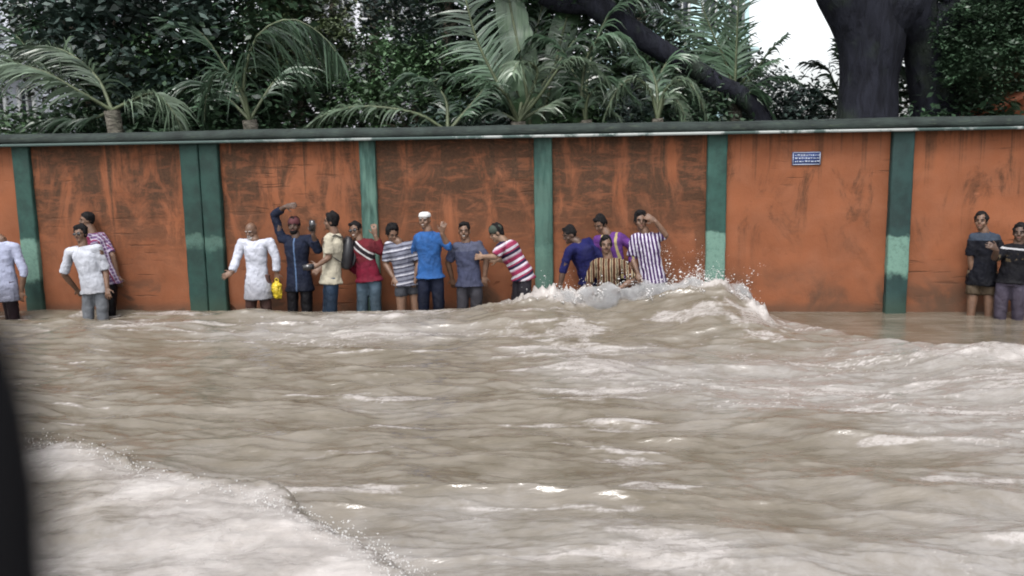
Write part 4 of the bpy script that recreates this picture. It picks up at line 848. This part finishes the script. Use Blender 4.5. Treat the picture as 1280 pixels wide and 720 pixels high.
P11 = person('man in pink, white and navy striped polo leaning left to grab his neighbour', (619, 290), (630, 302), (653, 342), .45, yaw=-58, hyaw=-75, htilt=-25, shl=(626, 309, .12), shr=(641, 306, -.06), arml=((619, 321, .16), (604, 321, .1)), armr=((640, 326, .0), (622, 325, -.02)), sleeve=.40, hem=.07, top=CM('stripe_pink', 'hstripe', [(.34, .035, .10), (.58, .56, .62), (.02, .02, .06), (.55, .25, .34)], scale=.95), bottom=CM('trousers_charcoal', 'plain', [(.05, .045, .06)]), skin=2, cap=('round', simple('cap_green', (.03, .04, .03), .8)), seed=11)
P12 = person('man in royal blue shirt crouched low at the left of the breaking wave', (710, 292), (722, 303), (740, 348), .35, yaw=-50, hyaw=-60, hpitch=20, shl=(712, 314, .12), shr=(736, 302, -.08), arml=((704, 338, .1), (700, 358, .1)), armr=((752, 322), (752, 342)), sleeve=.55, hem=.06, top=CM('shirt_royal', 'plain', [(.016, .018, .11)]), bottom=m_navy, skin=1, seed=12, width=1.1)
P13 = person('man in purple top with cream striped sleeve, behind the one in brown stripes', (749, 278), (759, 293), (770, 342), .30, yaw=-25, hyaw=-40, hpitch=30, shl=(748, 300), shr=(774, 296), armr=((793, 310, .05), (789, 332, .1)), arml=((742, 325), (745, 345)), sleeve=.92, hem=.05, top=CM('top_purple', 'vstripe', [(.15, .05, .26), (.13, .04, .22), (.50, .42, .20)], scale=3.0), bottom=m_dark, seed=13)
P14 = person('man waist deep in the wave crest, brown and cream vertically striped shirt', (757, 304), (760, 322), (762, 371), .62, yaw=-6, hyaw=3, shl=(743, 331), shr=(779, 330), arml=((736, 355), (744, 375, .1)), armr=((790, 350, .05), (776, 360, .15)), sleeve=.45, hem=.08, top=CM('stripe_brown', 'vstripe', [(.40, .31, .20), (.09, .028, .012), (.012, .010, .010)], scale=1.15), bottom=m_dark, beard='moustache', skin=0, seed=14)
P15 = person('man in violet and white vertically striped shirt shading his brow', (800, 274), (806, 290), (815, 343), .38, yaw=-5, hyaw=5, shl=(793, 298), shr=(820, 297), arml=((790, 322), (797, 342, .1)), armr=((832, 294, .08), (819, 276, .12), (808, 270, .12)), sleeve=.45, hem=.10, top=CM('stripe_violet', 'vstripe', [(.12, .05, .20), (.60, .58, .66), (.03, .02, .05)], scale=.8), bottom=m_dark, hair='bushy', seed=15)
P16 = person('bare-legged man in long black top with slate shoulders, close to the wall', (1226, 274), (1230, 290), (1228, 338), .22, yaw=-20, hyaw=-35, shl=(1216, 298), shr=(1244, 297), arml=((1213, 322), (1216, 344)), armr=((1252, 318, .05), (1262, 340, .1)), sleeve=.45, hem=.17, bare=True, hem_flare=1.05, top=CM('top_black', 'yoke', [(.008, .009, .016), (.05, .068, .10)]), bottom=CM('shorts_khaki', 'plain', [(.20, .15, .10)]), skin=0, seed=16)
P17 = person('man at the right edge, black top with white lines and mauve trousers', (1275, 289), (1273, 304), (1264, 350), .45, yaw=-25, hyaw=-30, shl=(1258, 312), shr=(1288, 309), arml=((1243, 322, .1), (1246, 312, .2), (1240, 308, .22)), armr=((1296, 332), (1288, 350)), sleeve=.48, hem=.03, top=CM('top_black_lines', 'lines', [(.007, .007, .011), (.4, .4, .42), (.16, .12, .07)]), bottom=CM('trousers_mauve', 'plain', [(.17, .15, .22)]), skin=1, seed=17)
# things they hold or carry
def phone(P_, arm, label):
    S_, E_, W_, Hd, sg_ = P_['arms'][arm]; c = W_ + Hd * .10 - WN * .03; e = empty('phone', tuple(c), label, 'phone')
    sd_ = unit(np.cross(Hd, WN)); m_ = MB(); m_.box(c, (.068, .010, .135), np.array([sd_, unit(np.cross(Hd, sd_)), Hd])); m_.build('case', black_m, e)
    nrm = unit(np.cross(Hd, sd_)); m_ = MB(); m_.box(c + nrm * .0065, (.060, .003, .118), np.array([sd_, nrm, Hd])); m_.build('screen', lens_m, e)
phone(P5, 1, 'black phone held up by the man in the navy jacket'); phone(P6, 0, 'black phone held low in front by the man in the cream shirt')
# carrier bag
S_, E_, W_, Hd, sg_ = P4['arms'][1]; c = W_ + Hd * .09 + np.array([.0, -.03, -.10]); e = empty('plastic_bag', tuple(c), 'crumpled yellow plastic bag hanging from the hand of the old man in white', 'bag')
m_ = MB(); m_.tube([c + [0, 0, .10], c + [.0, 0, .05], c + [0, 0, -.02], c + [.01, 0, -.09], c + [.01, 0, -.12]], [(.015, .012), (.05, .035), (.065, .05), (.06, .045), (.03, .02)], 16); me = remesh(m_, .008, 'bag', 1); V = coords(me); Nn = normals(me); V += Nn * (samp(NT, V[:, 0] + V[:, 1], V[:, 2], .16) * .008)[:, None]; me.vertices.foreach_set('co', V.astype(np.float32).ravel()); link('sack', me, simple('yellow_plastic', (.42, .31, .02), .3, .25, 20), e, True)
m_ = MB(); m_.tube([c + [-.02, 0, .06], c + [-.02, 0, .11], c + [.0, -.01, .13], c + [.02, 0, .11], c + [.02, 0, .06]], [.006] * 5, 6); m_.build('handle', bpy.data.materials['yellow_plastic'], e, True)
# backpack
N_, P_, lt, fr, td = P6['N'], P6['P'], P6['lat'], P6['front'], P6['tdir']; c = (N_ * .58 + P_ * .42) - fr * .17; e = empty('backpack', tuple(c), 'black backpack worn by the man in the cream shirt', 'backpack')
m_ = MB(); m_.tube([c - td * .20, c - td * .17, c, c + td * .14, c + td * .19], [(.10, .05), (.135, .075), (.14, .08), (.12, .065), (.06, .03)], 18, lat=lt); m_.build('bag', black_m, e, True)
m_ = MB(); m_.tube([c - td * .15 - fr * .07, c - td * .05 - fr * .09, c + td * .02 - fr * .075], [(.09, .02), (.10, .03), (.08, .01)], 14, lat=lt); m_.build('pocket', black_m, e, True)
for q in (-1, 1): m_ = MB(); s0 = c + lt * q * .09 + td * .17 + fr * .05; m_.tube([s0, N_ + lt * q * .10 - td * .01, N_ + lt * q * .11 - td * .10 + fr * .13, N_ + lt * q * .125 - td * .22 + fr * .12, c + lt * q * .13 - td * .12 + fr * .06], [(.018, .006)] * 5, 8); m_.build('strap', black_m, e, True)

# ------------------------------------------------------------------ spray thrown up by the wave
def droplets(name, label, pts, rad, mat):
    ico = np.array([[0, 0, 1], [.9, 0, .3], [-.45, .78, .3], [-.45, -.78, .3], [.45, .78, -.3], [-.9, 0, -.3], [.45, -.78, -.3], [0, 0, -1.]])
    Fi = np.array([[0, 1, 4], [0, 4, 2], [0, 2, 5], [0, 5, 3], [0, 3, 6], [0, 6, 1], [7, 4, 1], [7, 2, 4], [7, 5, 2], [7, 3, 5], [7, 6, 3], [7, 1, 6]])
    n = len(pts); rng = np.random.default_rng(1); sc = np.stack([rng.uniform(.7, 1.6, n), rng.uniform(.7, 1.2, n), rng.uniform(.6, 1.3, n)], -1) * rad[:, None]
    V = (pts[:, None, :] + ico[None] * sc[:, None, :]).reshape(-1, 3); F = (Fi[None] + 8 * np.arange(n)[:, None, None]).reshape(-1, 3)
    o = link(name, np_mesh(name, V, F), mat, None, True); return set_props(o, label, 'spray', kind='stuff')
foam_m = simple('spray_white', (.50, .49, .48), .35, .15, 6)
rng = np.random.default_rng(77); X_ = [.0, .5, .9, 1.5, 1.95, 2.35, 2.62, 2.9]; HP = [.14, .30, .35, .37, .42, .44, .28, .03]
P_l = []; R_l = []
for j in range(150):                                   # each jet is a fan of drops flung up from the crest
    x0 = rng.uniform(.1, 2.8) if j % 3 else rng.normal(2.25, .3); x0 = min(max(x0, .05), 2.85); d0 = .78 + rng.normal(0, .14); m = rng.integers(20, 70); pw = rng.gamma(2.2, .045) * (1.6 if abs(x0 - 2.2) < .45 else 1.0)
    t_ = rng.uniform(0, 1, m) ** .8; ang = rng.normal(0, .5); sp_ = rng.normal(0, .035, (m, 3)) * (.3 + t_[:, None])
    xx = x0 + math.sin(ang) * pw * t_ + sp_[:, 0]; dd = d0 + sp_[:, 1]; zz_ = np.interp(x0, X_, HP) * .95 + pw * t_ * math.cos(ang) * 1.3 + sp_[:, 2] - .02
    P_l.append(np.stack([xx, wall_y(xx) - dd, zz_], -1)); R_l.append(rng.gamma(1.6, .0030, m) * (1.25 - .7 * t_))
pts = np.concatenate(P_l); rr_ = np.concatenate(R_l).clip(.0012, .014)
droplets('wave_spray', 'white spray flying off the wave that breaks against the wall', pts, rr_, foam_m)
n = 2600; t = rng.uniform(0, 1, n); L_ = np.array(bow_line); acc = np.linspace(0, len(L_) - 1.001, n); k = (t * (len(L_) - 1.001)); ki = k.astype(int); fr_ = (k - ki)[:, None]
q = L_[ki] * (1 - fr_) + L_[ki + 1] * fr_; q = q + rng.normal(0, .05, (n, 2)) - np.array([.06, .06]); pts = np.column_stack([q, .12 + rng.exponential(.02, n)])
droplets('bow_spray', 'fine white spray along the foamy bow wave in the left foreground', pts, rng.gamma(2.0, .0012, n).clip(.0008, .005), foam_m)

# drifting mist over the breaking wave: a closed lumpy body of fine spray
mm = MB()
for i in range(16):
    x = .35 + i * .145; mm.ball([x, wall_y(x) - .80 + .05 * math.sin(i * 2.3), np.interp(x, [.3, 1, 2, 2.4, 2.7], [.17, .27, .33, .34, .18])], (.20, .20, .16 + .04 * math.sin(i * 1.7)), 12, 8)
me = remesh(mm, .03, 'wave_mist', 3); V = coords(me); Nn = normals(me); V += Nn * (samp(NT, V[:, 0], V[:, 2] + V[:, 1], .9) * .025)[:, None]; me.vertices.foreach_set('co', V.astype(np.float32).ravel())
vm = bpy.data.materials.new('mist'); vm.use_nodes = True; t_ = vm.node_tree; t_.nodes.clear(); o_ = t_.nodes.new('ShaderNodeOutputMaterial'); pv = t_.nodes.new('ShaderNodeVolumePrincipled')
pv.inputs['Color'].default_value = (.93, .92, .92, 1); nz_ = t_.nodes.new('ShaderNodeTexNoise'); nz_.inputs['Scale'].default_value = 5.5; nz_.inputs['Detail'].default_value = 3; tc = t_.nodes.new('ShaderNodeTexCoord'); t_.links.new(tc.outputs['Object'], nz_.inputs['Vector'])
mr = t_.nodes.new('ShaderNodeMapRange'); mr.inputs['From Min'].default_value = .40; mr.inputs['From Max'].default_value = .68; mr.inputs['To Min'].default_value = .3; mr.inputs['To Max'].default_value = 16.0; t_.links.new(nz_.outputs['Fac'], mr.inputs['Value']); t_.links.new(mr.outputs[0], pv.inputs['Density']); t_.links.new(pv.outputs[0], o_.inputs['Volume'])
o = link('wave_mist', me, vm, None, True); set_props(o, 'pale mist of fine spray hanging over the breaking wave', 'mist', kind='stuff')
